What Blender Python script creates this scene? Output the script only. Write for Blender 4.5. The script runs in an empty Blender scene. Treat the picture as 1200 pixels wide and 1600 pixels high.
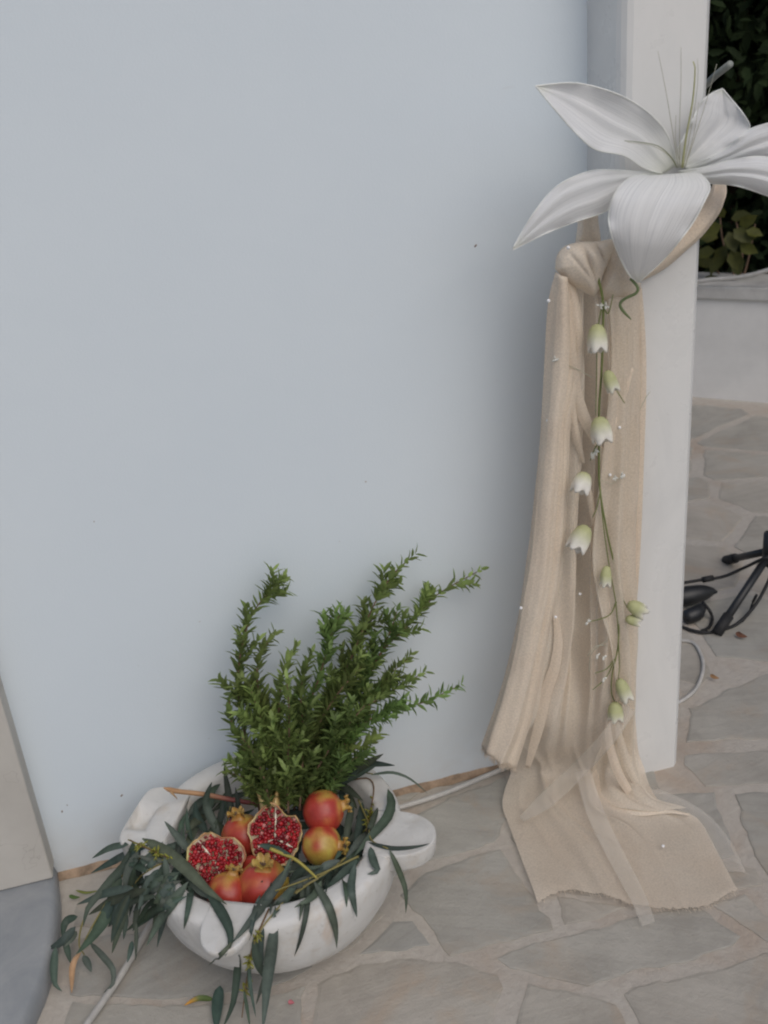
import bpy, math, random
from mathutils import Vector as V, noise as mnoise

random.seed(7)
scene = bpy.context.scene
COL = scene.collection
R = math.radians

# ------------------------------------------------------------------ camera
FPX = 1600.0                      # focal length in pixels of the 1200x1600 photograph
PITCH, YAW, ROLL = R(24.9), R(12.6), R(5.34)
CAM = V((-0.3284, -1.7340, 1.5))
fw = V((math.sin(YAW)*math.cos(PITCH), math.cos(YAW)*math.cos(PITCH), -math.sin(PITCH)))
r0 = V((math.cos(YAW), -math.sin(YAW), 0)); u0 = r0.cross(fw)
rt = r0*math.cos(ROLL) - u0*math.sin(ROLL); up = u0*math.cos(ROLL) + r0*math.sin(ROLL)
cd = bpy.data.cameras.new('camera'); cam = bpy.data.objects.new('camera', cd); COL.objects.link(cam)
from mathutils import Matrix
m = Matrix((rt, up, -fw)).transposed().to_4x4(); m.translation = CAM
cam.matrix_world = m
cd.sensor_fit = 'VERTICAL'; cd.sensor_height = 36.0; cd.lens = 36.0
cd.clip_start = 0.05; cd.clip_end = 500
cd.dof.use_dof = True; cd.dof.focus_distance = 1.95; cd.dof.aperture_fstop = 5.0
scene.camera = cam

# ------------------------------------------------------------------ light
SUN_EL, SUN_AZ = R(50), R(168)    # azimuth clockwise from +Y: light from the front right
w = bpy.data.worlds.new('World'); scene.world = w; w.use_nodes = True
nt = w.node_tree; bg = nt.nodes['Background']
sky = nt.nodes.new('ShaderNodeTexSky'); sky.sky_type = 'NISHITA'; sky.sun_disc = False
sky.sun_elevation = SUN_EL; sky.sun_rotation = SUN_AZ
sky.air_density = 1.0; sky.dust_density = 3.0; sky.ozone_density = 1.0
nt.links.new(sky.outputs[0], bg.inputs[0]); bg.inputs[1].default_value = 0.10
sd = bpy.data.lights.new('sun', 'SUN'); so = bpy.data.objects.new('sun', sd); COL.objects.link(so)
sd.energy = 1.0; sd.angle = R(50); sd.color = (1.0, 0.975, 0.925)
sv = V((math.sin(SUN_AZ)*math.cos(SUN_EL), math.cos(SUN_AZ)*math.cos(SUN_EL), math.sin(SUN_EL)))
so.rotation_euler = sv.to_track_quat('Z', 'Y').to_euler(); so.location = sv*8
vs = scene.view_settings
vs.view_transform = 'Standard'; vs.look = 'None'; vs.gamma = 1; vs.use_curve_mapping = False
vs.exposure = -0.16
scene.cycles.filter_width = 2.1
scene.cycles.max_bounces = 10; scene.cycles.transparent_max_bounces = 16

# ------------------------------------------------------------------ picking points of the place
def ray(px, py):
    return fw + rt*((px-600)/FPX) - up*((py-800)/FPX)
def W(px, py, y=0.0):             # the point on the upright plane Y = y seen at a pixel
    d = ray(px, py); return CAM + d*((y-CAM.y)/d.y)
def G(px, py, z=0.0):             # the point at height z seen at a pixel
    d = ray(px, py); return CAM + d*((z-CAM.z)/d.z)
def mpp(p):                       # metres per pixel of the photograph at a point
    return (p-CAM).dot(fw)/FPX

# ------------------------------------------------------------------ mesh helpers
ROOT = {}
def root_of(o):
    while o.parent: o = o.parent
    return o
def thing(name, label, cat, loc=(0,0,0), group=None):
    o = bpy.data.objects.new(name, None); COL.objects.link(o); o.location = loc
    o.empty_display_size = 0.05
    o['label'] = label; o['category'] = cat
    if group: o['group'] = group
    return o
def tag(o, label, cat, group=None):
    o['label'] = label; o['category'] = cat
    if group: o['group'] = group
    return o
class MB:
    def __init__(s): s.v = []; s.f = []; s.uv = []; s.col = []
    def add(s, verts, faces, uvs=None, cols=None):
        b = len(s.v); s.v += [V(p) for p in verts]
        s.f += [[i+b for i in f] for f in faces]
        s.uv += uvs if uvs else [(0.5, 0.5)]*len(verts)
        s.col += cols if cols else [(1, 1, 1)]*len(verts)
    def grid(s, rows, cols=None, close_u=False):
        n = len(rows[0]); k = len(rows)
        vs_ = [p for r in rows for p in r]
        uv = [(j/max(1, n-1), i/max(1, k-1)) for i in range(k) for j in range(n)]
        fs = []
        for i in range(k-1):
            for j in range(n if close_u else n-1):
                j2 = (j+1) % n
                fs.append([i*n+j, i*n+j2, (i+1)*n+j2, (i+1)*n+j])
        s.add(vs_, fs, uv, cols)
    def tube(s, pts, rad, n=8, cap=True, col=None):
        pts = [V(p) for p in pts]; k = len(pts)
        if not isinstance(rad, (list, tuple)): rad = [rad]*k
        ref = V((0.31, 0.22, 0.92)); rows = []
        for i, p in enumerate(pts):
            t = (pts[min(k-1, i+1)]-pts[max(0, i-1)])
            t = t.normalized() if t.length > 1e-9 else V((0, 0, 1))
            a = t.cross(ref)
            if a.length < 1e-3: a = t.cross(V((1, 0, 0)))
            a.normalize(); b = t.cross(a)
            rows.append([p + (a*math.cos(2*math.pi*j/n)+b*math.sin(2*math.pi*j/n))*rad[i] for j in range(n)])
        b0 = len(s.v)
        s.grid(rows, [col or (1, 1, 1)]*(n*k), close_u=True)
        if cap:
            s.f.append([b0+j for j in range(n)][::-1]); s.f.append([b0+(k-1)*n+j for j in range(n)])
    def box(s, lo, hi):
        x0, y0, z0 = lo; x1, y1, z1 = hi
        vs_ = [(x, y, z) for z in (z0, z1) for y in (y0, y1) for x in (x0, x1)]
        s.add(vs_, [[0, 2, 3, 1], [4, 5, 7, 6], [0, 1, 5, 4], [2, 6, 7, 3], [0, 4, 6, 2], [1, 3, 7, 5]])
    def lathe(s, prof, c, axis=V((0, 0, 1)), n=24, mod=None, colf=None):
        axis = axis.normalized(); a = axis.orthogonal().normalized(); b = axis.cross(a)
        rows = []; cols = []
        for i, (r, z) in enumerate(prof):
            row = []
            for j in range(n):
                t = 2*math.pi*j/n; rr, zz = (r, z) if not mod else mod(r, z, t)
                row.append(V(c)+axis*zz+(a*math.cos(t)+b*math.sin(t))*rr)
                cols.append(colf(i/(len(prof)-1), t) if colf else (1, 1, 1))
            rows.append(row)
        s.grid(rows, cols, close_u=True)
    def build(s, name, mat, parent=None, smooth=True, thick=0, bevel=0, stuff=False, sub=0, origin=None):
        me = bpy.data.meshes.new(name)
        off = V(root_of(parent).location) if parent else (V(origin) if origin else V((0, 0, 0)))
        me.from_pydata([p-off for p in s.v], [], s.f); me.update()
        uvl = me.uv_layers.new(name='UVMap')
        for lp in me.loops: uvl.data[lp.index].uv = s.uv[lp.vertex_index]
        ca = me.color_attributes.new('Col', 'FLOAT_COLOR', 'POINT')
        ca.data.foreach_set('color', [c for k in s.col for c in (*k, 1.0)])
        if smooth: me.polygons.foreach_set('use_smooth', [True]*len(me.polygons))
        me.materials.append(mat)
        o = bpy.data.objects.new(name, me); COL.objects.link(o)
        if parent: o.parent = parent
        elif origin: o.location = origin
        if thick:
            md = o.modifiers.new('thickness', 'SOLIDIFY'); md.thickness = thick; md.offset = 0
        if bevel:
            md = o.modifiers.new('bevel', 'BEVEL'); md.width = bevel; md.segments = 4; md.limit_method = 'ANGLE'
        if sub:
            md = o.modifiers.new('subd', 'SUBSURF'); md.levels = sub; md.render_levels = sub
        if stuff: o['kind'] = 'stuff'
        return o
def structure(o): o['kind'] = 'structure'; return o

def cr(p0, p1, p2, p3, t):
    return ((p1*2)+(p2-p0)*t+(p0*2-p1*5+p2*4-p3)*t*t+(p1*3-p0-p2*3+p3)*t*t*t)*0.5
def spline(pts, n):
    pts = [V(p) for p in pts]; k = len(pts)
    if k == 1: return pts*n
    # arc-length-ish parameter
    L = [0]
    for a, b in zip(pts, pts[1:]): L.append(L[-1]+max(1e-9, (b-a).length))
    out = []
    for i in range(n):
        s_ = L[-1]*i/(n-1); j = 0
        while j < k-2 and L[j+1] < s_: j += 1
        t = (s_-L[j])/(L[j+1]-L[j])
        p0 = pts[j-1] if j > 0 else pts[j]*2-pts[j+1]
        p3 = pts[j+2] if j+2 < k else pts[j+1]*2-pts[j]
        out.append(cr(p0, pts[j], pts[j+1], p3, max(0, min(1, t))))
    return out
def loft(rows, nu, nv):           # rows of points (any count each) -> smooth grid
    rr = [spline(r, nu) for r in rows]
    cols = [spline([r[j] for r in rr], nv) for j in range(nu)]
    return [[cols[j][i] for j in range(nu)] for i in range(nv)]
def normals(g):
    n, m_ = len(g), len(g[0]); out = []
    for i in range(n):
        row = []
        for j in range(m_):
            a = g[min(n-1, i+1)][j]-g[max(0, i-1)][j]; b = g[i][min(m_-1, j+1)]-g[i][max(0, j-1)]
            c = a.cross(b)
            if c.length < 1e-12: c = V((0, -1, 0))
            c.normalize()
            if c.dot(CAM-g[i][j]) < 0: c = -c
            row.append(c)
        out.append(row)
    return out
def displace(g, fn):              # push a cloth grid along its normals by fn(u, v)
    nn = normals(g); n, m_ = len(g), len(g[0])
    return [[g[i][j]+nn[i][j]*fn(j/(m_-1), i/(n-1)) for j in range(m_)] for i in range(n)]
def interp(tab, x):
    if x <= tab[0][0]: return tab[0][1]
    for (a, fa), (b, fb) in zip(tab, tab[1:]):
        if x <= b:
            t = (x-a)/(b-a); t = t*t*(3-2*t); return fa+(fb-fa)*t
    return tab[-1][1]
def sm(a, b, x):
    t = max(0, min(1, (x-a)/(b-a))); return t*t*(3-2*t)

# ------------------------------------------------------------------ materials
def mat(name):
    m_ = bpy.data.materials.new(name); m_.use_nodes = True
    t = m_.node_tree; return m_, t, t.nodes['Principled BSDF']
def nd(t, typ, **kw):
    n = t.nodes.new(typ)
    for k, v_ in kw.items():
        if k in n.inputs.keys(): n.inputs[k].default_value = v_
        else: setattr(n, k, v_)
    return n
def ramp(t, fac, stops):
    n = t.nodes.new('ShaderNodeValToRGB'); e = n.color_ramp.elements
    while len(e) < len(stops): e.new(0.5)
    for x, (p, c) in zip(e, stops): x.position = p; x.color = (*c, 1) if len(c) == 3 else c
    t.links.new(fac, n.inputs[0]); return n.outputs[0]
def mixc(t, fac, a, b, mode='MIX'):
    n = t.nodes.new('ShaderNodeMix'); n.data_type = 'RGBA'; n.blend_type = mode
    for s_, v_ in ((0, fac), (6, a), (7, b)):
        if hasattr(v_, 'is_linked'): t.links.new(v_, n.inputs[s_])
        else: n.inputs[s_].default_value = v_ if s_ == 0 else (*v_, 1)
    return n.outputs[2]
def coords(t, kind='Object', scale=(1, 1, 1), rot=(0, 0, 0)):
    tc = t.nodes.new('ShaderNodeTexCoord'); mp = t.nodes.new('ShaderNodeMapping')
    mp.inputs['Scale'].default_value = scale; mp.inputs['Rotation'].default_value = rot
    t.links.new(tc.outputs[kind], mp.inputs[0]); return mp.outputs[0]
def noise(t, co, scale, detail=5, rough=0.6, dist=0):
    n = t.nodes.new('ShaderNodeTexNoise'); n.inputs['Scale'].default_value = scale
    n.inputs['Detail'].default_value = detail; n.inputs['Roughness'].default_value = rough
    n.inputs['Distortion'].default_value = dist
    t.links.new(co, n.inputs['Vector']); return n.outputs['Fac']
def bump(t, b, h, strength=0.3, dist=0.01, prev=None):
    n = t.nodes.new('ShaderNodeBump'); n.inputs['Strength'].default_value = strength
    n.inputs['Distance'].default_value = dist; t.links.new(h, n.inputs['Height'])
    if prev: t.links.new(prev, n.inputs['Normal'])
    t.links.new(n.outputs[0], b.inputs['Normal']); return n.outputs[0]

def m_wall():
    m_, t, b = mat('wall_paint'); co = coords(t)
    big = noise(t, co, 1.7, 4); fine = noise(t, co, 260, 3); mid = noise(t, co, 26, 5)
    c = ramp(t, big, [(0.3, (0.675, 0.748, 0.806)), (0.7, (0.705, 0.774, 0.826))])
    spk = noise(t, co, 34, 2, 0.5)
    c = mixc(t, ramp(t, spk, [(0.765, (0, 0, 0)), (0.79, (0.8,)*3)]), c, (0.38, 0.33, 0.30))
    # splashed dirt just above the paving
    sx = t.nodes.new('ShaderNodeSeparateXYZ'); t.links.new(co, sx.inputs[0])
    low = nd(t, 'ShaderNodeMapRange'); t.links.new(sx.outputs['Z'], low.inputs[0])
    low.inputs[1].default_value = 0.0; low.inputs[2].default_value = 0.16; low.inputs[3].default_value = 0.6; low.inputs[4].default_value = 0.0
    sf = noise(t, coords(t, scale=(1.5, 1, 9), rot=(0, .3, 0)), 4, 6, 0.7, 1.5)
    c = mixc(t, ramp(t, sf, [(0.66, (0, 0, 0)), (0.74, (0.16,)*3)]), c, (0.58, 0.58, 0.58))
    mu = nd(t, 'ShaderNodeMath', operation='MULTIPLY'); t.links.new(low.outputs[0], mu.inputs[0]); t.links.new(mid, mu.inputs[1])
    c = mixc(t, mu.outputs[0], c, (0.55, 0.5, 0.45))
    t.links.new(c, b.inputs['Base Color']); b.inputs['Roughness'].default_value = 0.55
    p = bump(t, b, noise(t, co, 5, 3), 0.06, 0.012); p = bump(t, b, mid, 0.07, 0.004, p); bump(t, b, fine, 0.22, 0.0012, p)
    return m_
def m_pillar():
    m_, t, b = mat('polished_marble'); co = coords(t)
    v1 = noise(t, coords(t, scale=(1, 1, 0.45)), 5, 8, 0.65, 1.4); v2 = noise(t, co, 14, 6)
    c = ramp(t, v1, [(0.25, (0.66, 0.66, 0.65)), (0.5, (0.73, 0.73, 0.715)), (0.75, (0.78, 0.775, 0.76))])
    c = mixc(t, ramp(t, v2, [(0.62, (0, 0, 0)), (0.85, (0.10,)*3)]), c, (0.6, 0.585, 0.55))
    t.links.new(c, b.inputs['Base Color'])
    r_ = ramp(t, v2, [(0.3, (0.24,)*3), (0.7, (0.36,)*3)]); t.links.new(r_, b.inputs['Roughness'])
    bump(t, b, noise(t, co, 90, 4), 0.05, 0.002)
    return m_
def m_beige():
    m_, t, b = mat('beige_render'); co = coords(t)
    n1 = noise(t, co, 6, 6); n2 = noise(t, co, 120, 4)
    c = ramp(t, n1, [(0.3, (0.47, 0.445, 0.405)), (0.7, (0.56, 0.535, 0.49))])
    crk = nd(t, 'ShaderNodeTexVoronoi', feature='DISTANCE_TO_EDGE'); crk.inputs['Scale'].default_value = 3.2
    wv = noise(t, co, 5, 4); mx = nd(t, 'ShaderNodeVectorMath', operation='ADD'); t.links.new(co, mx.inputs[0])
    cm = nd(t, 'ShaderNodeCombineXYZ'); t.links.new(wv, cm.inputs[0]); t.links.new(wv, cm.inputs[2]); t.links.new(cm.outputs[0], mx.inputs[1])
    t.links.new(mx.outputs[0], crk.inputs['Vector'])
    c = mixc(t, ramp(t, crk.outputs['Distance'], [(0.0, (0.55,)*3), (0.012, (0, 0, 0))]), c, (0.36, 0.33, 0.3))
    t.links.new(c, b.inputs['Base Color']); b.inputs['Roughness'].default_value = 0.8
    bump(t, b, n2, 0.25, 0.002); return m_
def m_step():
    m_, t, b = mat('grey_marble'); co = coords(t)
    v = noise(t, co, 7, 9, 0.65, 1.2)
    c = ramp(t, v, [(0.28, (0.215, 0.235, 0.255)), (0.5, (0.28, 0.295, 0.31)), (0.72, (0.34, 0.35, 0.36))])
    t.links.new(c, b.inputs['Base Color']); b.inputs['Roughness'].default_value = 0.42
    bump(t, b, noise(t, co, 60, 4), 0.08, 0.002); return m_
def m_stone():
    m_, t, b = mat('flagstone'); oi = t.nodes.new('ShaderNodeObjectInfo')
    tc = t.nodes.new('ShaderNodeTexCoord'); mp = t.nodes.new('ShaderNodeMapping')
    sc = nd(t, 'ShaderNodeVectorMath', operation='SCALE'); cx = nd(t, 'ShaderNodeCombineXYZ')
    for i in (0, 1, 2): t.links.new(oi.outputs['Random'], cx.inputs[i])
    t.links.new(cx.outputs[0], sc.inputs[0]); sc.inputs[3].default_value = 37
    t.links.new(tc.outputs['Object'], mp.inputs[0]); t.links.new(sc.outputs[0], mp.inputs['Location'])
    co = mp.outputs[0]
    rot = nd(t, 'ShaderNodeVectorRotate', rotation_type='Z_AXIS'); t.links.new(co, rot.inputs['Vector'])
    ra = nd(t, 'ShaderNodeMath', operation='MULTIPLY_ADD'); t.links.new(oi.outputs['Random'], ra.inputs[0]); ra.inputs[1].default_value = 1.6; ra.inputs[2].default_value = -0.5
    t.links.new(ra.outputs[0], rot.inputs['Angle'])
    st = nd(t, 'ShaderNodeVectorMath', operation='MULTIPLY'); t.links.new(rot.outputs[0], st.inputs[0]); st.inputs[1].default_value = (4, 30, 10)
    streak = noise(t, st.outputs[0], 1.6, 6, 0.65, 0.6)
    blot = noise(t, co, 5, 6, 0.62, 0.5); fine = noise(t, co, 70, 5, 0.7); grit = noise(t, co, 240, 3)
    c = ramp(t, blot, [(0.28, (0.29, 0.27, 0.235)), (0.5, (0.40, 0.375, 0.33)), (0.72, (0.49, 0.465, 0.415))])
    c = mixc(t, 0.3, c, ramp(t, streak, [(0.3, (0.26, 0.25, 0.23)), (0.7, (0.48, 0.46, 0.42))]))
    rust = noise(t, co, 4.2, 6, 0.65, 1.2)
    c = mixc(t, ramp(t, rust, [(0.54, (0, 0, 0)), (0.72, (0.5,)*3)]), c, (0.43, 0.33, 0.24))
    tint = ramp(t, oi.outputs['Random'], [(0, (0.82, 0.85, 0.88)), (0.3, (1.03, 1.0, 0.97)), (0.6, (0.92, 0.93, 0.93)), (0.85, (1.08, 1.03, 0.99)), (1.0, (0.95, 0.92, 0.89))])
    c = mixc(t, 1.0, c, tint, 'MULTIPLY')
    c = mixc(t, ramp(t, fine, [(0.64, (0, 0, 0)), (0.78, (0.55,)*3)]), c, (0.2, 0.18, 0.16))
    t.links.new(c, b.inputs['Base Color']); b.inputs['Roughness'].default_value = 0.62
    scf = noise(t, co, 11, 7, 0.7, 1.0); c = mixc(t, ramp(t, scf, [(0.6, (0, 0, 0)), (0.75, (0.35,)*3)]), c, (0.56, 0.54, 0.5)); t.links.new(c, b.inputs['Base Color'])
    p = bump(t, b, streak, 0.30, 0.004); p = bump(t, b, fine, 0.55, 0.004, p); bump(t, b, grit, 0.3, 0.0015, p)
    return m_
def m_mortar():
    m_, t, b = mat('mortar'); co = coords(t)
    n1 = noise(t, co, 4.5, 6, 0.6, 0.4); n2 = noise(t, co, 60, 6, 0.7)
    c = ramp(t, n1, [(0.3, (0.52, 0.485, 0.43)), (0.52, (0.49, 0.45, 0.395)), (0.66, (0.45, 0.375, 0.305)), (0.82, (0.38, 0.29, 0.22))])
    c = mixc(t, ramp(t, n2, [(0.35, (0.4,)*3), (0.65, (0, 0, 0))]), c, (0.36, 0.31, 0.27))
    t.links.new(c, b.inputs['Base Color']); b.inputs['Roughness'].default_value = 0.9
    bump(t, b, n2, 0.7, 0.006); return m_
def m_bowl():
    m_, t, b = mat('white_marble'); co = coords(t)
    v = noise(t, co, 6, 8, 0.6, 1.0); p = noise(t, co, 14, 6)
    c = ramp(t, v, [(0.25, (0.50, 0.485, 0.455)), (0.5, (0.63, 0.62, 0.595)), (0.72, (0.70, 0.695, 0.68))])
    c = mixc(t, ramp(t, p, [(0.56, (0, 0, 0)), (0.72, (0.5,)*3)]), c, (0.50, 0.42, 0.32))
    pit = noise(t, co, 75, 4, 0.6); c = mixc(t, ramp(t, pit, [(0.62, (0, 0, 0)), (0.72, (0.4,)*3)]), c, (0.38, 0.35, 0.31))
    rst = noise(t, co, 5.3, 4, 0.6, 0.6); c = mixc(t, ramp(t, rst, [(0.62, (0, 0, 0)), (0.72, (0.6,)*3)]), c, (0.48, 0.30, 0.16))
    t.links.new(c, b.inputs['Base Color']); b.inputs['Roughness'].default_value = 0.68
    q = bump(t, b, noise(t, co, 24, 5), 0.40, 0.006); q = bump(t, b, pit, 0.35, 0.002, q); bump(t, b, noise(t, co, 220, 3), 0.2, 0.001, q)
    b.inputs['Subsurface Weight'].default_value = 0.08; b.inputs['Subsurface Radius'].default_value = (0.01, 0.01, 0.01)
    return m_
def m_cloth(name, c1, c2, alpha=1.0, trans=0.35, streak=(6, 60), train=None):
    m_, t, b = mat(name); uv = coords(t, 'UV', (streak[0], streak[1], 1))
    ob = coords(t); n1 = noise(t, ob, 8, 4); wv = noise(t, coords(t, 'UV', (900, 6, 1)), 1, 2); wh = noise(t, coords(t, 'UV', (6, 2200, 1)), 1, 2)
    slub = noise(t, ob, 320, 3, 0.6)
    c = ramp(t, n1, [(0.3, c1), (0.7, c2)])
    c = mixc(t, ramp(t, slub, [(0.35, (0.06,)*3), (0.65, (0, 0, 0))]), c, tuple(x*0.86 for x in c1))
    t.links.new(c, b.inputs['Base Color']); b.inputs['Roughness'].default_value = 0.7
    b.inputs['Sheen Weight'].default_value = 0.15
    p = bump(t, b, noise(t, ob, 55, 5, 0.6, 0.8), 0.16, 0.003); p = bump(t, b, noise(t, ob, 620, 2), 0.10, 0.0005, p); p = bump(t, b, noise(t, ob, 17, 3, 0.5, 0.6), 0.22, 0.008, p); p = bump(t, b, wv, 0.05, 0.0004, p); p = bump(t, b, wh, 0.05, 0.0004, p)
    tr = nd(t, 'ShaderNodeBsdfTranslucent'); t.links.new(c, tr.inputs[0])
    mx = nd(t, 'ShaderNodeMixShader'); mx.inputs[0].default_value = trans
    t.links.new(b.outputs[0], mx.inputs[1]); t.links.new(tr.outputs[0], mx.inputs[2])
    out = t.nodes['Material Output']; last = mx.outputs[0]
    if alpha < 1:
        tp = nd(t, 'ShaderNodeBsdfTransparent'); m2 = nd(t, 'ShaderNodeMixShader')
        a = ramp(t, slub, [(0.3, (alpha*0.85,)*3), (0.7, (min(1, alpha*1.15),)*3)]); 
        if train:                 # folded double at the top, a single sheer layer further down
            sp = nd(t, 'ShaderNodeSeparateXYZ'); t.links.new(coords(t, 'UV'), sp.inputs[0])
            a2 = ramp(t, sp.outputs['Y'], [(0.62, (1, 1, 1)), (0.82, (train,)*3)]); a = mixc(t, 1.0, a, a2, 'MULTIPLY')
        t.links.new(a, m2.inputs[0])
        t.links.new(tp.outputs[0], m2.inputs[1]); t.links.new(last, m2.inputs[2]); last = m2.outputs[0]
    t.links.new(last, out.inputs[0]); return m_
def m_petal():
    m_, t, b = mat('fibre_petal')
    f1 = noise(t, coords(t, 'UV', (110, 1.1, 1)), 1, 4, 0.65, 0.25); f2 = noise(t, coords(t, 'UV', (190, 3, 1)), 1, 3)
    c = ramp(t, f1, [(0.30, (0.78, 0.785, 0.80)), (0.48, (0.87, 0.875, 0.88)), (0.66, (0.94, 0.94, 0.94))])
    at = nd(t, 'ShaderNodeAttribute', attribute_name='Col')
    c = mixc(t, 1.0, c, at.outputs['Color'], 'MULTIPLY')
    t.links.new(c, b.inputs['Base Color']); b.inputs['Roughness'].default_value = 0.8; b.inputs['Specular IOR Level'].default_value = 0.2
    b.inputs['Sheen Weight'].default_value = 0.2
    p = bump(t, b, f1, 0.28, 0.002); bump(t, b, f2, 0.25, 0.001, p)
    tr = nd(t, 'ShaderNodeBsdfTranslucent'); t.links.new(c, tr.inputs[0]); mx = nd(t, 'ShaderNodeMixShader'); mx.inputs[0].default_value = 0.28
    t.links.new(b.outputs[0], mx.inputs[1]); t.links.new(tr.outputs[0], mx.inputs[2])
    tp = nd(t, 'ShaderNodeBsdfTransparent'); m2 = nd(t, 'ShaderNodeMixShader')
    a = ramp(t, f1, [(0.30, (0.78,)*3), (0.5, (0.97,)*3)]); t.links.new(a, m2.inputs[0])
    t.links.new(tp.outputs[0], m2.inputs[1]); t.links.new(mx.outputs[0], m2.inputs[2])
    t.links.new(m2.outputs[0], t.nodes['Material Output'].inputs[0]); return m_
def m_vcol(name, rough=0.5, trans=0.0, var=0.25, scale=40, spec=0.5, bmp=0.1):
    m_, t, b = mat(name); at = nd(t, 'ShaderNodeAttribute', attribute_name='Col')
    n1 = noise(t, coords(t), scale, 4)
    c = mixc(t, 1.0, at.outputs['Color'], ramp(t, n1, [(0.3, (1-var,)*3), (0.7, (1+var,)*3)]), 'MULTIPLY')
    t.links.new(c, b.inputs['Base Color']); b.inputs['Roughness'].default_value = rough; b.inputs['Specular IOR Level'].default_value = spec
    if bmp: bump(t, b, n1, bmp, 0.002)
    if trans:
        tr = nd(t, 'ShaderNodeBsdfTranslucent'); t.links.new(c, tr.inputs[0]); mx = nd(t, 'ShaderNodeMixShader'); mx.inputs[0].default_value = trans
        t.links.new(b.outputs[0], mx.inputs[1]); t.links.new(tr.outputs[0], mx.inputs[2]); t.links.new(mx.outputs[0], t.nodes['Material Output'].inputs[0])
    return m_
def m_flat(name, c, rough=0.5, var=0.15, scale=30, metal=0, bmp=0.1):
    m_, t, b = mat(name); n1 = noise(t, coords(t), scale, 5)
    t.links.new(ramp(t, n1, [(0.3, tuple(x*(1-var) for x in c)), (0.7, tuple(min(1, x*(1+var)) for x in c))]), b.inputs['Base Color'])
    b.inputs['Roughness'].default_value = rough; b.inputs['Metallic'].default_value = metal
    if bmp: bump(t, b, n1, bmp, 0.002)
    return m_
def m_husk():
    m_, t, b = mat('pomegranate_husk'); at = nd(t, 'ShaderNodeAttribute', attribute_name='Col'); co = coords(t)
    n1 = noise(t, co, 22, 6, 0.65, 0.6); n2 = noise(t, co, 130, 4)
    c = mixc(t, 1.0, at.outputs['Color'], ramp(t, n1, [(0.25, (0.66, 0.5, 0.45)), (0.5, (1.0,)*3), (0.75, (1.2, 1.7, 1.4))]), 'MULTIPLY')
    c = mixc(t, ramp(t, n2, [(0.66, (0, 0, 0)), (0.76, (0.6,)*3)]), c, (0.2, 0.1, 0.05))
    t.links.new(c, b.inputs['Base Color']); b.inputs['Roughness'].default_value = 0.38
    bump(t, b, n1, 0.12, 0.004); return m_
def m_aril():
    m_, t, b = mat('aril'); at = nd(t, 'ShaderNodeAttribute', attribute_name='Col')
    t.links.new(at.outputs['Color'], b.inputs['Base Color']); b.inputs['Roughness'].default_value = 0.3
    b.inputs['Subsurface Weight'].default_value = 0.25; b.inputs['Subsurface Radius'].default_value = (0.006, 0.002, 0.002)
    b.inputs['Subsurface Scale'].default_value = 0.5; return m_

M = dict(wall=m_wall(), pillar=m_pillar(), beige=m_beige(), step=m_step(), stone=m_stone(), mortar=m_mortar(), bowl=m_bowl(),
    cloth=m_cloth('muslin', (0.815, 0.70, 0.57), (0.865, 0.77, 0.645), alpha=0.93, trans=0.25),
    train=m_cloth('muslin_train', (0.815, 0.70, 0.57), (0.865, 0.77, 0.645), alpha=0.93, trans=0.3, train=0.80),
    sheer=m_cloth('organza', (0.88, 0.83, 0.75), (0.92, 0.88, 0.82), alpha=0.22, trans=0.4),
    sheer2=m_cloth('organza_double', (0.88, 0.80, 0.68), (0.92, 0.85, 0.75), alpha=0.55, trans=0.4),
    petal=m_petal(), husk=m_husk(), aril=m_aril(),
    leaf=m_vcol('leaf', 0.6, 0.35, 0.22, 45), euc=m_vcol('eucalyptus_leaf', 0.55, 0.1, 0.2, 60, 0.35),
    vcol=m_vcol('painted', 0.6, 0.0, 0.1), bell=m_vcol('bell_petal', 0.7, 0.12, 0.08, 90),
    bark=m_flat('bark', (0.16, 0.10, 0.065), 0.8, 0.35, 80), hedge=m_vcol('hedge_leaf', 0.7, 0.05, 0.4, 6, 0.12),
    black=m_flat('black_plastic', (0.018, 0.019, 0.021), 0.45), rubber=m_flat('black_rubber', (0.013, 0.013, 0.014), 0.7),
    wcable=m_flat('white_cable', (0.47, 0.455, 0.43), 0.5), pearl=m_flat('pearl', (0.85, 0.85, 0.86), 0.15, 0.03),
    dirt=m_flat('joint_dirt', (0.34, 0.245, 0.17), 0.9, 0.4, 40), whitew=m_flat('white_planter_paint', (0.74, 0.73, 0.71), 0.75, 0.08, 6),
    cap=m_flat('stone_cap', (0.5, 0.49, 0.47), 0.7, 0.18, 12), speck=m_flat('speck', (0.30, 0.25, 0.23), 0.9), rod=m_flat('grey_rod', (0.28, 0.30, 0.28), 0.5))

# ------------------------------------------------------------------ paving
ground = MB(); N = 60
ground.add([(-N, -N, 0), (N, -N, 0), (N, N, 0), (-N, N, 0)], [[0, 1, 2, 3]])
paving = structure(ground.build('paving', M['mortar'], smooth=False))

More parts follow.
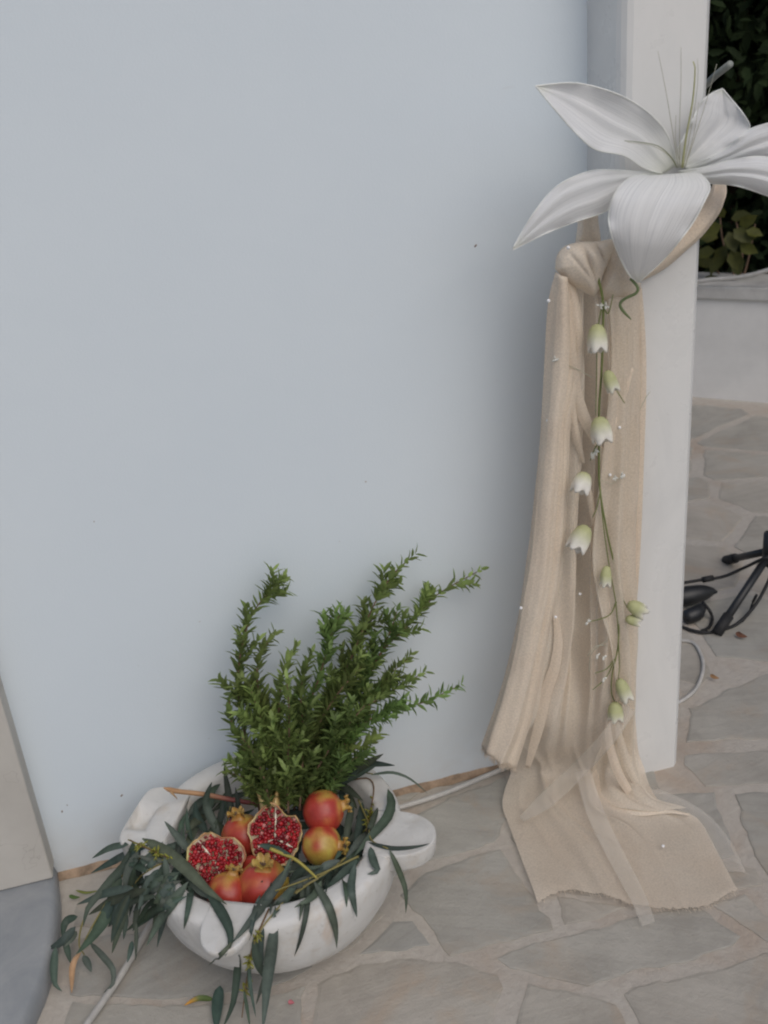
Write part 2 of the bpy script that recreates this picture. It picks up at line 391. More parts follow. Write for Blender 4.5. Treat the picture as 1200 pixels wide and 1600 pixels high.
TR = [  # outlines of the slabs in view, picked off the photograph
 [(1068,1182),(1130,1176),(1215,1170),(1215,1226),(1100,1229),(1082,1208),(1066,1194)],
 [(1078,1108),(1130,1082),(1215,1046),(1215,1154),(1070,1160)],
 [(1000,1243),(1117,1240),(1136,1300),(1150,1338),(1098,1345),(1030,1330)],
 [(1146,1240),(1215,1238),(1215,1395),(1188,1352),(1158,1290)],
 [(775,1497),(870,1467),(1000,1432),(1088,1414),(1158,1464),(1150,1480),(1050,1507),(915,1541),(850,1527),(798,1514)],
 [(972,1553),(1060,1530),(1215,1486),(1215,1625),(1010,1625)],
 [(822,1541),(900,1551),(968,1571),(985,1625),(802,1625)],
 [(496,1536),(560,1508),(640,1497),(720,1503),(778,1526),(788,1546),(764,1625),(484,1625)],
 [(622,1400),(650,1372),(700,1350),(785,1326),(832,1400),(868,1452),(780,1478),(704,1494),(684,1470),(652,1432)],
 [(640,1282),(700,1246),(790,1212),(806,1250),(780,1316),(700,1340),(660,1350),(600,1360)],
 [(560,1492),(616,1440),(648,1440),(672,1476),(636,1486)],
 [(1108,1412),(1162,1396),(1215,1448),(1215,1478),(1170,1456)],
 [(872,1402),(930,1408),(985,1416),(940,1436),(884,1446)],
 [(846,1392),(826,1350),(800,1310),(812,1262),(900,1250),(990,1256),(1024,1342),(1098,1356),(1148,1348),(1180,1362),(1190,1384),(1100,1400),(1000,1404)],
 [(122,1398),(215,1376),(300,1352),(290,1400),(205,1448),(112,1452)],
 [(112,1466),(205,1460),(330,1420),(480,1440),(486,1514),(410,1552),(250,1562),(104,1556)],
 [(110,1568),(250,1574),(410,1564),(478,1540),(470,1625),(90,1625)],
 [(300,1345),(420,1312),(560,1286),(628,1270),(610,1330),(560,1400),(600,1430),(552,1484),(498,1500),(490,1430),(330,1408)],
 [(800,1204),(960,1166),(1010,1180),(1030,1232),(990,1240),(900,1240),(815,1250)],
]
traced = [[(p.x, p.y) for p in (G(*q) for q in poly)] for poly in TR]
def inside(p, poly):
    c = False; n = len(poly)
    for i in range(n):
        (x1, y1), (x2, y2) = poly[i], poly[i-1]
        if (y1 > p[1]) != (y2 > p[1]) and p[0] < (x2-x1)*(p[1]-y1)/(y2-y1)+x1: c = not c
    return c
def seg_d(p, poly):
    best = 9
    for i in range(len(poly)):
        a, b = poly[i-1], poly[i]; dx, dy = b[0]-a[0], b[1]-a[1]
        t = max(0, min(1, ((p[0]-a[0])*dx+(p[1]-a[1])*dy)/(dx*dx+dy*dy+1e-12)))
        best = min(best, math.hypot(p[0]-a[0]-t*dx, p[1]-a[1]-t*dy))
    return best
seeds = []
for poly in traced:
    for i in range(len(poly)):
        a, b = poly[i-1], poly[i]; L = math.hypot(b[0]-a[0], b[1]-a[1]); k = max(1, int(L/0.05))
        cx_ = sum(p[0] for p in poly)/len(poly); cy_ = sum(p[1] for p in poly)/len(poly)
        for j in range(k):
            x, y = a[0]+(b[0]-a[0])*j/k, a[1]+(b[1]-a[1])*j/k
            d = math.hypot(cx_-x, cy_-y)+1e-9; s_ = min(0.035, d*0.5)
            seeds.append((x+(cx_-x)/d*s_, y+(cy_-y)/d*s_, True))
rng = random.Random(11); free = []
for _ in range(9000):
    x, y = rng.uniform(-3.2, 3.4), rng.uniform(-3.4, 3.2)
    r_ = 0.30 if x > 0.6 else 0.36
    if any(math.hypot(x-q[0], (y-q[1])*1.25) < r_ for q in free): continue
    if any(inside((x, y), p) or seg_d((x, y), p) < 0.11 for p in traced): continue
    free.append((x, y))
seeds += [(x, y, False) for x, y in free]
def clip(poly, nx, ny, d):
    out = []
    for i in range(len(poly)):
        a, b = poly[i-1], poly[i]; da, db = a[0]*nx+a[1]*ny-d, b[0]*nx+b[1]*ny-d
        if da <= 0: out.append(a)
        if (da < 0) != (db < 0) and abs(da-db) > 1e-12:
            t = da/(da-db); out.append((a[0]+(b[0]-a[0])*t, a[1]+(b[1]-a[1])*t))
    return out
cells = []
for (x, y) in free:
    c = [(x-.7, y-.7), (x+.7, y-.7), (x+.7, y+.7), (x-.7, y+.7)]
    near = sorted(seeds, key=lambda q: (q[0]-x)**2+(q[1]-y)**2)[1:50]
    for qx, qy, tr_ in near:
        dx, dy = qx-x, qy-y; L = math.hypot(dx, dy)
        if L < 1e-6 or L > 1.6: continue
        gap = rng.uniform(0.010, 0.024)
        frac = 0.5*L-gap if not tr_ else L-0.035-2*gap
        c = clip(c, dx/L, dy/L, (x*dx+y*dy)/L+frac)
        if len(c) < 3: break
    if len(c) >= 3: cells.append(c)
def area(p): return abs(sum(p[i-1][0]*p[i][1]-p[i][0]*p[i-1][1] for i in range(len(p))))/2
def flagstone(poly, seed):
    rg = random.Random(seed)
    if sum(poly[i-1][0]*poly[i][1]-poly[i][0]*poly[i-1][1] for i in range(len(poly))) < 0: poly = poly[::-1]
    pts = []
    for i in range(len(poly)):
        a, b = poly[i-1], poly[i]; L = math.hypot(b[0]-a[0], b[1]-a[1]); k = max(1, min(14, int(L/0.02)))
        for j in range(k):
            t = j/k; jx = rg.uniform(-1, 1)*0.0025
            x, y = a[0]+(b[0]-a[0])*t, a[1]+(b[1]-a[1])*t
            x += 0.008*mnoise.noise(V((x*12, y*12, seed)))+.004*mnoise.noise(V((x*45, y*45, seed)))+jx; y += 0.008*mnoise.noise(V((x*12, y*12, seed+9)))+.004*mnoise.noise(V((x*45, y*45, seed+3)))+rg.uniform(-1, 1)*0.0025
            pts.append((x, y))
    n = len(pts); cx_ = sum(p[0] for p in pts)/n; cy_ = sum(p[1] for p in pts)/n
    h = rg.uniform(0.0018, 0.0034); tx, ty = rg.uniform(-.0015, .0015), rg.uniform(-.0015, .0015)
    def ring(s_, z):
        return [(p[0]+(cx_-p[0])/max(.02, math.hypot(cx_-p[0], cy_-p[1]))*s_, p[1]+(cy_-p[1])/max(.02, math.hypot(cx_-p[0], cy_-p[1]))*s_,
                 z+((p[0]-cx_)*tx+(p[1]-cy_)*ty if z > 0 else 0)) for p in pts]
    b = MB(); b.add(ring(0, -0.02)+ring(0.0025, h*0.6)+ring(0.009, h),
        [[k*n+i, k*n+(i+1) % n, (k+1)*n+(i+1) % n, (k+1)*n+i] for k in range(2) for i in range(n)]+[[2*n+i for i in range(n)]])
    o = b.build('flagstone', M['stone'], paving, smooth=False); return o
# low planter wall line: nothing is paved behind it
PA, PD = V((1.927, 1.929, 0)), V((0.7213, -0.6926, 0)); PN = V((-0.6926, -0.7213, 0))
allst = [(p, i) for i, p in enumerate(traced)]
cells = [c for c in cells if area(c) > 0.006]
def hidden(c):
    cx_, cy_ = sum(p[0] for p in c)/len(c), sum(p[1] for p in c)/len(c)
    return (cx_ < 0.5 and cy_ > 0.12) or (V((cx_, cy_, 0))-PA).dot(PN) < 0.0
cells = [c for c in cells if not hidden(c)]
for i, c in enumerate(cells): allst.append((c, 100+i))
for p, i in allst[:290]: flagstone(p, i)

# ------------------------------------------------------------------ walls
t = thing('rendered_wall', 'smooth bluish-white painted wall behind the marble bowl and greenery', 'wall', (-0.1, 0, 0))
b = MB(); b.box((-0.70, 0, 0), (0.50, 0.26, 2.9)); b.build('wall_face', M['wall'], t, smooth=False)
for x, y, r_ in ((190,1243,2.6),(97,1268,2.2),(105,1258,1.3),(743,384,2.4),(147,815,1.1)):
    if r_:
        b = MB(); p = W(x, y, 0); b.lathe([(0, -.0012), (r_*.0008, -.0006), (r_*.0011, .0002)], p, V((0, 1, 0)), 9, lambda rr, zz, ph: (rr*(1+.35*math.sin(ph*2+x)), zz)); b.build('dirt_speck', M['speck'], t)
b = MB(); pts = []
for i in range(90):
    x = -0.69+1.17*i/89; pts.append(V((x, -0.006-0.004*mnoise.noise(V((x*9, 0, 3))), 0.0)))
rows = [[p+V((0, 0.012, 0.010+0.008*(0.5+mnoise.noise(V((p.x*22, 1, 1)))))) for p in pts], [p+V((0, 0.001, 0.011)) for p in pts], [p+V((0, -0.008-0.005*mnoise.noise(V((p.x*30, 2, 5))), 0.001)) for p in pts]]
b.grid(rows); b.build('base_joint', M['dirt'], t)

t = thing('marble_pillar', 'upright white marble pillar tied with the beige drape', 'pillar', (0.56, -0.12, 0))
def rrect(x0, x1, y0, y1, rr, n=6):
    P = []
    for (cx_, cy_, a0) in ((x0+rr, y0+rr, 180), (x1-rr, y0+rr, 270), (x1-rr, y1-rr, 0), (x0+rr, y1-rr, 90)):
        for k in range(n+1):
            a = R(a0+90*k/n); P.append((cx_+rr*math.cos(a), cy_+rr*math.sin(a)))
    return P
def prism(P, z0, z1, ch=0.0):
    b = MB(); n = len(P)
    b.add([(x, y, z0) for x, y in P]+[(x, y, z1) for x, y in P], [[i, (i+1) % n, n+(i+1) % n, n+i] for i in range(n)]+[list(range(n))[::-1], list(range(n, 2*n))])
    return b
# front corners carry a wide chamfer that catches the sky
PX0, PX1, PY0 = 0.4805, 0.6375, -0.129
P = [(PX0, 0.27), (PX0, PY0+0.022), (PX0+0.003, PY0+0.012), (PX0+0.009, PY0+0.004), (PX0+0.018, PY0), (PX1-0.0145, PY0), (PX1-0.012, PY0+0.001), (PX1-0.002, PY0+0.011), (PX1, PY0+0.014), (PX1, 0.27)]
bb = prism(P, 0, 2.9); o = bb.build('shaft', M['pillar'], t, smooth=False)

t = thing('jamb', 'beige plastered jamb standing on the grey marble step', 'jamb', (-0.9, 0, 0))
b = MB(); b.box((-1.7, -0.05, 0.043), (-0.691, 0.25, 2.9)); b.build('jamb_face', M['beige'], t, smooth=False, bevel=0.004)
t = thing('door_step', 'grey-blue marble step with rounded corner at the foot of the jamb', 'step', (-0.9, -0.2, 0))
edge = [G(92,1377,.0), G(97,1425), G(92,1490), G(78,1550), G(57,1602), G(20,1680), G(-60,1800)]
edge = [(p.x, p.y) for p in spline([V((p.x, p.y, 0)) for p in edge], 26)]
edge[0] = (edge[0][0], -0.004)
def ringz(off, z): return [(x-off, y, z) for x, y in edge]+[(-1.9, edge[-1][1], z), (-1.9, -0.004, z)]
b = MB(); n = len(edge)+2
R_ = [ringz(0.003, -0.01), ringz(0, 0.004), ringz(0.0, 0.018), ringz(0.003, 0.030), ringz(0.009, 0.038), ringz(0.018, 0.042)]
b.add([p for r in R_ for p in r], [[k*n+i, k*n+(i+1) % n, (k+1)*n+(i+1) % n, (k+1)*n+i] for k in range(len(R_)-1) for i in range(n)]+[[(len(R_)-1)*n+i for i in range(n)]])
o = b.build('slab', M['step'], t)

# ------------------------------------------------------------------ planter wall, hedge and added shading tree beyond
t = thing('planter_wall', 'low white garden wall with stone coping in front of the dark hedge', 'wall', tuple(PA))
def along(s0, s1, d0, d1, z0, z1):
    b = MB(); vs_ = []
    for z in (z0, z1):
        for d in (d0, d1):
            for s_ in (s0, s1): vs_.append(PA+PD*s_+PN*d+V((0, 0, z)))
    b.add(vs_, [[0, 2, 3, 1], [4, 5, 7, 6], [0, 1, 5, 4], [2, 6, 7, 3], [0, 4, 6, 2], [1, 3, 7, 5]]); return b
along(-2.2, 3.2, -0.20, 0.0, 0, 0.423).build('wall_body', M['whitew'], t, smooth=False)
for k in range(6):
    along(-2.2+0.9*k+0.003, -1.3+0.9*k-0.003, -0.23, 0.016, 0.424, 0.477).build('coping_stone', M['cap'], t, smooth=False, bevel=0.006)

def leafcard(b, p, d, nrm, L, wd, col, curl=0.15):
    d = d.normalized(); s_ = d.cross(nrm)
    if s_.length < 1e-4: s_ = d.orthogonal()
    s_.normalize(); n_ = s_.cross(d)
    P = [p, p+d*L*.3+s_*wd*.5+n_*L*curl*.35, p+d*L*.3-n_*wd*.12, p+d*L*.3-s_*wd*.5+n_*L*curl*.35,
         p+d*L*.68+s_*wd*.42, p+d*L*.68-n_*wd*.16, p+d*L*.68-s_*wd*.42, p+d*L-n_*L*curl]
    b.add(P, [[0, 2, 1], [0, 3, 2], [1, 2, 5, 4], [2, 3, 6, 5], [4, 5, 7], [5, 6, 7]], None, [col]*8)
def rdir(rg): 
    while True:
        d = V((rg.uniform(-1, 1), rg.uniform(-1, 1), rg.uniform(-1, 1)))
        if 0.05 < d.length < 1: return d.normalized()
rg = random.Random(3)
t = thing('hedge', 'dense dark green hedge growing behind the low white garden wall', 'hedge', tuple(PA-PN*0.6))
b = MB()
for k in range(24000):
    s_ = rg.uniform(-1.0, 2.4); z = 0.36+2.9*rg.random()
    lump = 0.16*mnoise.noise(V((s_*2.2, z*2.2, 1.0)))
    dep = -0.30+lump-abs(rg.gauss(0, 0.30)); big = 2.2 if dep < -.55 else 1.0
    p = PA+PD*s_+PN*dep+V((0, 0, z))
    g_ = rg.uniform(0.6, 1.25); c = (0.019*g_, 0.031*g_, 0.012*g_)
    d = (rdir(rg)+PN*0.5+V((0, 0, -0.35))); leafcard(b, p, d, rdir(rg)+PN, rg.uniform(.05, .09)*big, rg.uniform(.022, .04)*big, c)
for k in range(5000):
    p = PA+PD*rg.uniform(-1.2, 2.6)+PN*-rg.uniform(.85, 1.2)+V((0, 0, rg.uniform(.1, 3.4))); leafcard(b, p, rdir(rg), PN+rdir(rg)*.4, rg.uniform(.2, .3), rg.uniform(.12, .18), (.018, .03, .012))
b.build('foliage', M['hedge'], t, stuff=True)
b = MB()
for k in range(26):
    s_ = -1.0+3.4*k/25; p = PA+PD*s_+PN*-0.62
    b.tube(spline([p, p+V((rg.uniform(-.1, .1), rg.uniform(-.1, .1), 1.0)), p+V((rg.uniform(-.2, .2), rg.uniform(-.2, .2), 3.0))], 8), [0.025-0.0025*i for i in range(8)], 6)
b.build('branches', M['bark'], t, stuff=True)

t = thing('unseen_shade_tree', 'unseen tree crown added to shade the hedge behind the garden wall', 'tree', tuple(PA+PD*1.4-PN*1.2))  # added tree, crown above the frame, keeps sky light off the hedge
p0 = PA+PD*1.4-PN*1.2; b = MB()
b.tube(spline([p0, p0+V((.05, .03, 1.3)), p0+V((-.05, .1, 2.6)), p0+V((.1, .0, 4.0))], 12), [0.13-0.007*i for i in range(12)], 10); b.build('trunk', M['bark'], t)
b = MB()
for k in range(3200):
    a = rg.uniform(0, 6.283); rr = 1.7*math.sqrt(rg.random()); z = 3.1+1.1*rg.random()*(1-(rr/1.8)**2)+0.25*mnoise.noise(V((rr*math.cos(a), rr*math.sin(a), 2)))
    p = p0+V((0.2, .1, 0))+V((rr*math.cos(a), rr*math.sin(a), z)); g_ = rg.uniform(.6, 1.3)
    leafcard(b, p, rdir(rg)+V((0, 0, -.4)), V((0, 0, 1))+rdir(rg)*.6, rg.uniform(.12, .2), rg.uniform(.06, .1), (0.035*g_, 0.06*g_, 0.02*g_))
b.build('crown', M['hedge'], t)

# yellow-green shrub leaves over the coping
t = thing('young_shrub', 'yellow-green leafy shrub leaning over the coping in front of the hedge', 'shrub', tuple(PA-PN*0.25+V((0, 0, .36))))
def bgp(px, py, dd=-0.12):        # point on the upright plane of the garden wall, dd in front of it
    d = ray(px, py); k = ((PA+PN*dd-CAM).dot(PN))/d.dot(PN); return CAM+d*k
b = MB()
for pl in ([(1150,470),(1145,420),(1130,380),(1125,340)], [(1150,470),(1168,410),(1180,350)], [(1150,470),(1130,440),(1114,410)], [(1150,470),(1160,400),(1150,345)]):
    b.tube(spline([bgp(*q, dd=-0.2) for q in pl], 10), [0.006-0.0004*i for i in range(10)], 6)
b.build('stem', M['bark'], t)
for (x, y, L, ang) in [(1128,352,.10,200),(1138,362,.09,300),(1122,372,.1,160),(1135,382,.11,250),(1146,358,.09,330),(1150,375,.1,20),(1118,392,.09,190),(1142,390,.1,300),(1156,382,.08,340),(1128,398,.09,240),(1152,398,.09,280),(1116,412,.08,170),(1122,432,.06,210),(1142,342,.08,20),(1165,360,.07,350),(1113,428,.07,250),(1155,352,.08,30),(1132,340,.07,120)]:
    b = MB(); p = bgp(x, y, -0.08+rg.uniform(-.06, .03)); a = R(ang)
    d = PD*math.cos(a)+V((0, 0, 1))*math.sin(a)+PN*rg.uniform(.1, .5); g_ = rg.uniform(.7, 1.2)
    leafcard(b, p, d, PN+rdir(rg)*.5+V((0, 0, .5)), L, L*.62, (0.085*g_, 0.09*g_, 0.014)); b.build('leaf', M['leaf'], t)
# cable over the coping
b = MB(); b.tube(spline([bgp(x, y, .03) for x, y in [(1040,452),(1080,442),(1110,437),(1150,434),(1180,428),(1215,417),(1260,400)]], 24), 0.009, 8)
o = b.build('garden_hose', M['wcable']); tag(o, 'pale hose running along the top of the low garden wall', 'hose')
b = MB(); b.tube([W(1085, 150, 0.30), W(1118, 118, 0.22), W(1141, 100, 0.16)], 0.0068, 10)
o = b.build('rod', M['rod']); tag(o, 'thin grey rod poking out behind the marble pillar above the lily', 'rod')

# black stand with its cables, half out of the picture
hub = W(1206, 860, 0.40); foot = G(1123, 985, 0.012)
t = thing('microphone_stand', 'black tripod stand foot on the paving at the right edge', 'stand', (hub.x, hub.y, 0))
b = MB(); b.tube([foot, foot+(hub-foot)*.98], [0.0105]*2, 12); b.build('leg', M['black'], t)
b = MB(); b.tube([foot-(hub-foot).normalized()*.012, foot+(hub-foot).normalized()*.05], [0.0145, 0.0145], 12); b.build('rubber_foot', M['rubber'], t)
for a in (120, 240):
    v_ = foot-hub; c_, s_ = math.cos(R(a)), math.sin(R(a)); f2 = hub+V((v_.x*c_-v_.y*s_, v_.x*s_+v_.y*c_, v_.z))
    b = MB(); b.tube([f2, f2+(hub-f2)*.98], 0.0105, 12); b.build('leg', M['black'], t)
    b = MB(); b.tube([f2-(hub-f2).normalized()*.012, f2+(hub-f2).normalized()*.05], 0.0145, 12); b.build('rubber_foot', M['rubber'], t)
b = MB(); b.tube([hub-V((0, 0, .05)), hub+V((0, 0, 1.15))], 0.011, 12); b.build('pole', M['black'], t)
b = MB(); b.tube([hub-V((0, 0, .04)), hub+V((0, 0, .05))], 0.024, 14); b.build('collar', M['black'], t)
b = MB(); b.tube(spline([G(1060, 912, .05), G(1090, 907, .05), G(1130, 901, .06), G(1165, 886, .10), W(1195, 872, .36), W(1215, 868, .38)], 22), 0.0045, 8)
o = b.build('cable', M['rubber']); tag(o, 'black cable running level from the plug to the black stand', 'cable')
b = MB(); b.tube(spline([G(1062, 978, .007), G(1085, 986, .007), G(1110, 988, .007), G(1150, 976, .007), G(1178, 948, .03), G(1196, 918, .07), W(1212, 880, .38)], 26), 0.0045, 8)
o = b.build('cable', M['rubber']); tag(o, 'black cable looping over the paving below the stand foot', 'cable')
b = MB(); b.tube(spline([G(1098, 941, .04), G(1108, 953, .03), G(1113, 966, .01), G(1108, 980, .007), G(1096, 986, .007)], 14), 0.0045, 8)
o = b.build('cable', M['rubber']); tag(o, 'short thin black cable curling down from the black plug', 'cable')
b = MB(); b.tube(spline([G(1182, 930, .07), G(1176, 942, .03), G(1172, 955, .012), G(1160, 970, .009)], 10), 0.004, 8)
o = b.build('cable', M['rubber']); tag(o, 'thin black cable hanging beside the stand leg', 'cable')
t = thing('power_plug', 'black plug lying on the paving just behind the pillar', 'plug', tuple(G(1098, 938, 0)))
pc = [G(1050, 936, .03), G(1080, 930, .035), G(1100, 926, .035), G(1115, 924, .035), G(1121, 925, .035)]
b = MB(); b.tube(spline(pc, 14), [.020, .024, .026, .027, .027, .027, .026, .025, .024, .022, .019, .014, .009, .003], 14); b.build('plug_body', M['black'], t)
b = MB(); b.tube([G(1098, 906, .055), G(1114, 903, .055)], .0085, 10); b.build('cable_collar', M['rubber'], t)
b = MB(); b.tube(spline([G(1070, 965, .02), G(1088, 958, .025), G(1099, 945, .03)], 8), [.018, .02, .021, .021, .02, .017, .012, .006], 10); b.build('socket_end', M['black'], t)
b = MB(); b.tube(spline([G(1040, 1000, .006), G(1080, 1003, .006), G(1094, 1020, .006), G(1099, 1042, .006), G(1092, 1068, .006), G(1078, 1086, .006), G(1050, 1102, .006), G(1010, 1112, .006)], 26), 0.0045, 8)
o = b.build('cable', M['wcable']); tag(o, 'white cable curving out from behind the pillar foot', 'cable')
b = MB(); b.tube(spline([G(600, 1268, .012), G(650, 1254, .012), G(700, 1237, .012), G(760, 1212, .012), G(800, 1196, .012), G(850, 1180, .012)], 26), 0.0055, 8)
o = b.build('cable', M['wcable']); tag(o, 'white cable lying along the wall foot between bowl and drape', 'cable')
b = MB(); b.tube(spline([G(118, 1625, .014), G(150, 1580, .013), G(185, 1530, .013), G(215, 1480, .013), G(245, 1430, .013), G(290, 1390, .013), G(330, 1370, .013)], 26), 0.0062, 8)
o = b.build('cable', M['wcable']); tag(o, 'white cable on the paving under the trailing eucalyptus leaves', 'cable')

# ------------------------------------------------------------------ marble bowl
BC = V((-0.262, -0.250, 0)); BZ = 0.214; RI, RO = 0.190, 0.238
t = thing('marble_bowl', 'old white marble mortar bowl with lugs, filled with fruit and leaves', 'bowl', tuple(BC))
prof = [(0.0, 0.0), (0.095, 0.0), (0.128, 0.006), (0.165, 0.030), (0.199, 0.068), (0.219, 0.105), (0.231, 0.145), (0.236, 0.180), (RO, BZ-.011), (RO-0.003, BZ-.004), (RO-0.010, BZ),
        (RI+0.010, BZ), (RI+0.003, BZ-.003), (RI-0.001, BZ-.010), (0.180, 0.170), (0.155, 0.130), (0.115, 0.104), (0.06, 0.093), (0.0, 0.090)]
def bmod(r, z, a):
    k = 1+0.010*mnoise.noise(V((math.cos(a)*1.5, math.sin(a)*1.5, z*6)))
    return r*k, z+(0.004*mnoise.noise(V((math.cos(a)*2, math.sin(a)*2, 5))) if z > .18 else 0)
BASIN = MB(); BASIN.lathe(prof, BC, V((0, 0, 1)), 72, bmod); BASIN.build('basin', M['bowl'], t)
def lug(ang, reach, half, drop, square=0.0, lean=0.0, groove=0.0):
    a = R(ang); d = V((math.cos(a), math.sin(a), 0)); s_ = V((-math.sin(a), math.cos(a), 0)); rows = []
    lev = [(0.001, .955, .95), (0.0008, .975, .97), (-0.001, .992, .988), (-0.004, 1.0, 1.0), (-drop*.5, .985, .985), (-drop*.9, .965, .965), (-drop, .93, .94), (-drop*1.12, .80, .85), (-drop*1.5, .55, .74), (-drop*2.1, .2, .55)]
    n = 26
    for (dz, kr, kw) in lev:
        row = []
        for j in range(n+1):
            th = -math.pi/2+math.pi*j/n; c, q = math.cos(th), math.sin(th); e = 1.0-square*0.72
            x = math.copysign(abs(c)**e, c); y = math.copysign(abs(q)**e, q); base = RO-0.020
            ww = 1+.004*mnoise.noise(V((x*4, y*4, ang+dz*30)))
            row.append(BC+V((0, 0, BZ+dz))+d*(base+(reach-base)*kr*x*ww)+s_*((half*kw*y+lean*(1-abs(x)))*ww))
        row.insert(0, row[0]-d*0.035); row.append(row[-1]-d*0.035); rows.append(row)
    top = rows[0]; c = sum(top, V((0, 0, 0)))/len(top); cap = []
    for k in range(11):
        r_ = []
        for p in top:
            q = c.lerp(p, k/10); y = (q-BC).dot(s_)/half
            r_.append(q-V((0, 0, groove*math.exp(-((y-.1)/.34)**4)*(1 if k < 10 else 0.0)+.0015*mnoise.noise(q*40))))
        cap.append(r_)
    rows = cap[:-1]+rows
    b = MB(); b.grid(rows, None, True); o = b.build('lug', M['bowl'], t); LUGS.append(b); return o
LUGS = []
lug(-25, 0.304, 0.058, 0.036, 0.15)
lug(-117, 0.288, 0.044, 0.016, 0.1)
lug(153, 0.276, 0.080, 0.042, 0.85, 0, .020)
lug(66, 0.252, 0.055, 0.05, 0.75)
from mathutils.bvhtree import BVHTree
BV, BF = list(BASIN.v), list(BASIN.f)
for q in LUGS:
    k = len(BV); BV += q.v; BF += [[i+k for i in f] for f in q.f]
TREE = BVHTree.FromPolygons(BV, BF)
def drape_over(p, gap=.005):      # keep what hangs over the bowl outside its stone and above the paving
    d = p-CAM; L = d.length; d = d/L; h = TREE.ray_cast(CAM, d, L+.05)
    if h[0] is not None and h[3]-gap < L: p = CAM+d*(h[3]-gap)
    if p.z < .008: p = CAM+(p-CAM)*((CAM.z-.008)/(CAM.z-p.z))
    return p

# ------------------------------------------------------------------ pomegranates
def lerp3(a, b, k): return tuple(a[i]+(b[i]-a[i])*k for i in range(3))
REDS, YEL, ORA = (0.40, 0.045, 0.03), (0.50, 0.34, 0.07), (0.50, 0.15, 0.05)
def husk_col(seed, redness, side):
    def f(p):
        n1 = mnoise.noise(V((p.x*1.6+seed, p.y*1.6, p.z*1.6)))*0.9+0.5*(p.dot(side))
        k = sm(-0.55, 0.55, n1+redness); c = lerp3(YEL, ORA, min(1, k*1.6)); return lerp3(c, REDS, sm(0.45, 1, k))
    return f
def whole_pom(label, px, py, rpx, z, axis, seed, redness, side, crown=1.0):
    c = G(px, py, z); r = rpx*mpp(c); axis = V(axis).normalized(); side = V(side).normalized()
    t = thing('pomegranate', label, 'pomegranate', tuple(c-V((0, 0, r*.95))), 'pomegranates in the marble bowl')
    hc = husk_col(seed, redness, side); rows = []; cols = []; a = axis.orthogonal().normalized(); bv = axis.cross(a); n = 40
    for i in range(25):
        th = math.pi*i/24; row = []
        for j in range(n):
            ph = 2*math.pi*j/n
            d = axis*math.cos(math.pi-th)+(a*math.cos(ph)+bv*math.sin(ph))*math.sin(th)
            k = 1+0.018*math.cos(ph*6)*math.sin(th)+0.03*mnoise.noise(d*1.7+V((seed, 0, 0)))
            hh = d.dot(axis); k *= 1-0.05*abs(hh)**3
            row.append(c+d*r*k); cols.append(hc(d))
        rows.append(row)
    b = MB(); b.grid(rows, cols, True); body = b.build('husk', M['husk'], t)
    if crown:
        b = MB(); h = r*.42*crown; nn = 36
        def cmod(rr, zz, ph):
            f_ = abs(math.cos(ph*3)); return (rr*(1+.12*math.sin(ph*3)) , zz-(h*.5*(1-f_) if zz > r*.93+h*.8 else 0))
        b.lathe([(r*.36, r*.86), (r*.25, r*.95), (r*.22, r*.98+h*.25), (r*.27, r*.96+h*.6), (r*.40, r*.93+h), (r*.36, r*.93+h*.98), (r*.22, r*.96+h*.55), (r*.16, r*.98+h*.2), (0, r*.97)], c, axis, nn, cmod,
                lambda s_, ph: lerp3((0.42, 0.2, 0.05), (0.48, 0.36, 0.10), s_*0.8))
        b.build('calyx', M['husk'], t)
        b = MB(); rs = random.Random(seed)
        for k in range(14):
            d = (axis+rdir(rs)*.5).normalized(); p = c+axis*r*.97; b.tube([p, p+d*h*rs.uniform(.4, .75)], r*.018, 5)
        b.build('stamens', M['bark'], t, stuff=True)
    return t
toC = lambda p: (CAM-p).normalized()
whole_pom('red and yellow pomegranate at the back right, resting on the yellow one', 505, 1268, 33, .235, (0.9, -.1, .15), 2, .30, (-.6, -.5, 0))
whole_pom('mostly yellow pomegranate with a red top below the red one', 503, 1320, 32, .20, (.85, -.5, .1), 5, -.22, (0, .6, .75))
whole_pom('dark red pomegranate with a yellow crown behind the two cut ones', 380, 1306, 34, .19, (-.1, .25, 1), 9, .55, (0, -.4, -.6))
whole_pom('orange-red pomegranate with an upright crown at the front rim of the bowl', 412, 1384, 41, .185, (.1, -.05, 1), 12, .22, (-.7, -.3, -.4))
whole_pom('orange-red pomegranate wedged under the left cut half', 357, 1396, 34, .180, (.35, .3, .75), 17, .35, (-.2, -.5, -.4), .8)
whole_pom('small orange pomegranate in the gap between the left cut half and the front one', 396, 1358, 22, .17, (.3, .5, -.6), 19, .25, (-.2, -.5, .2), 0)

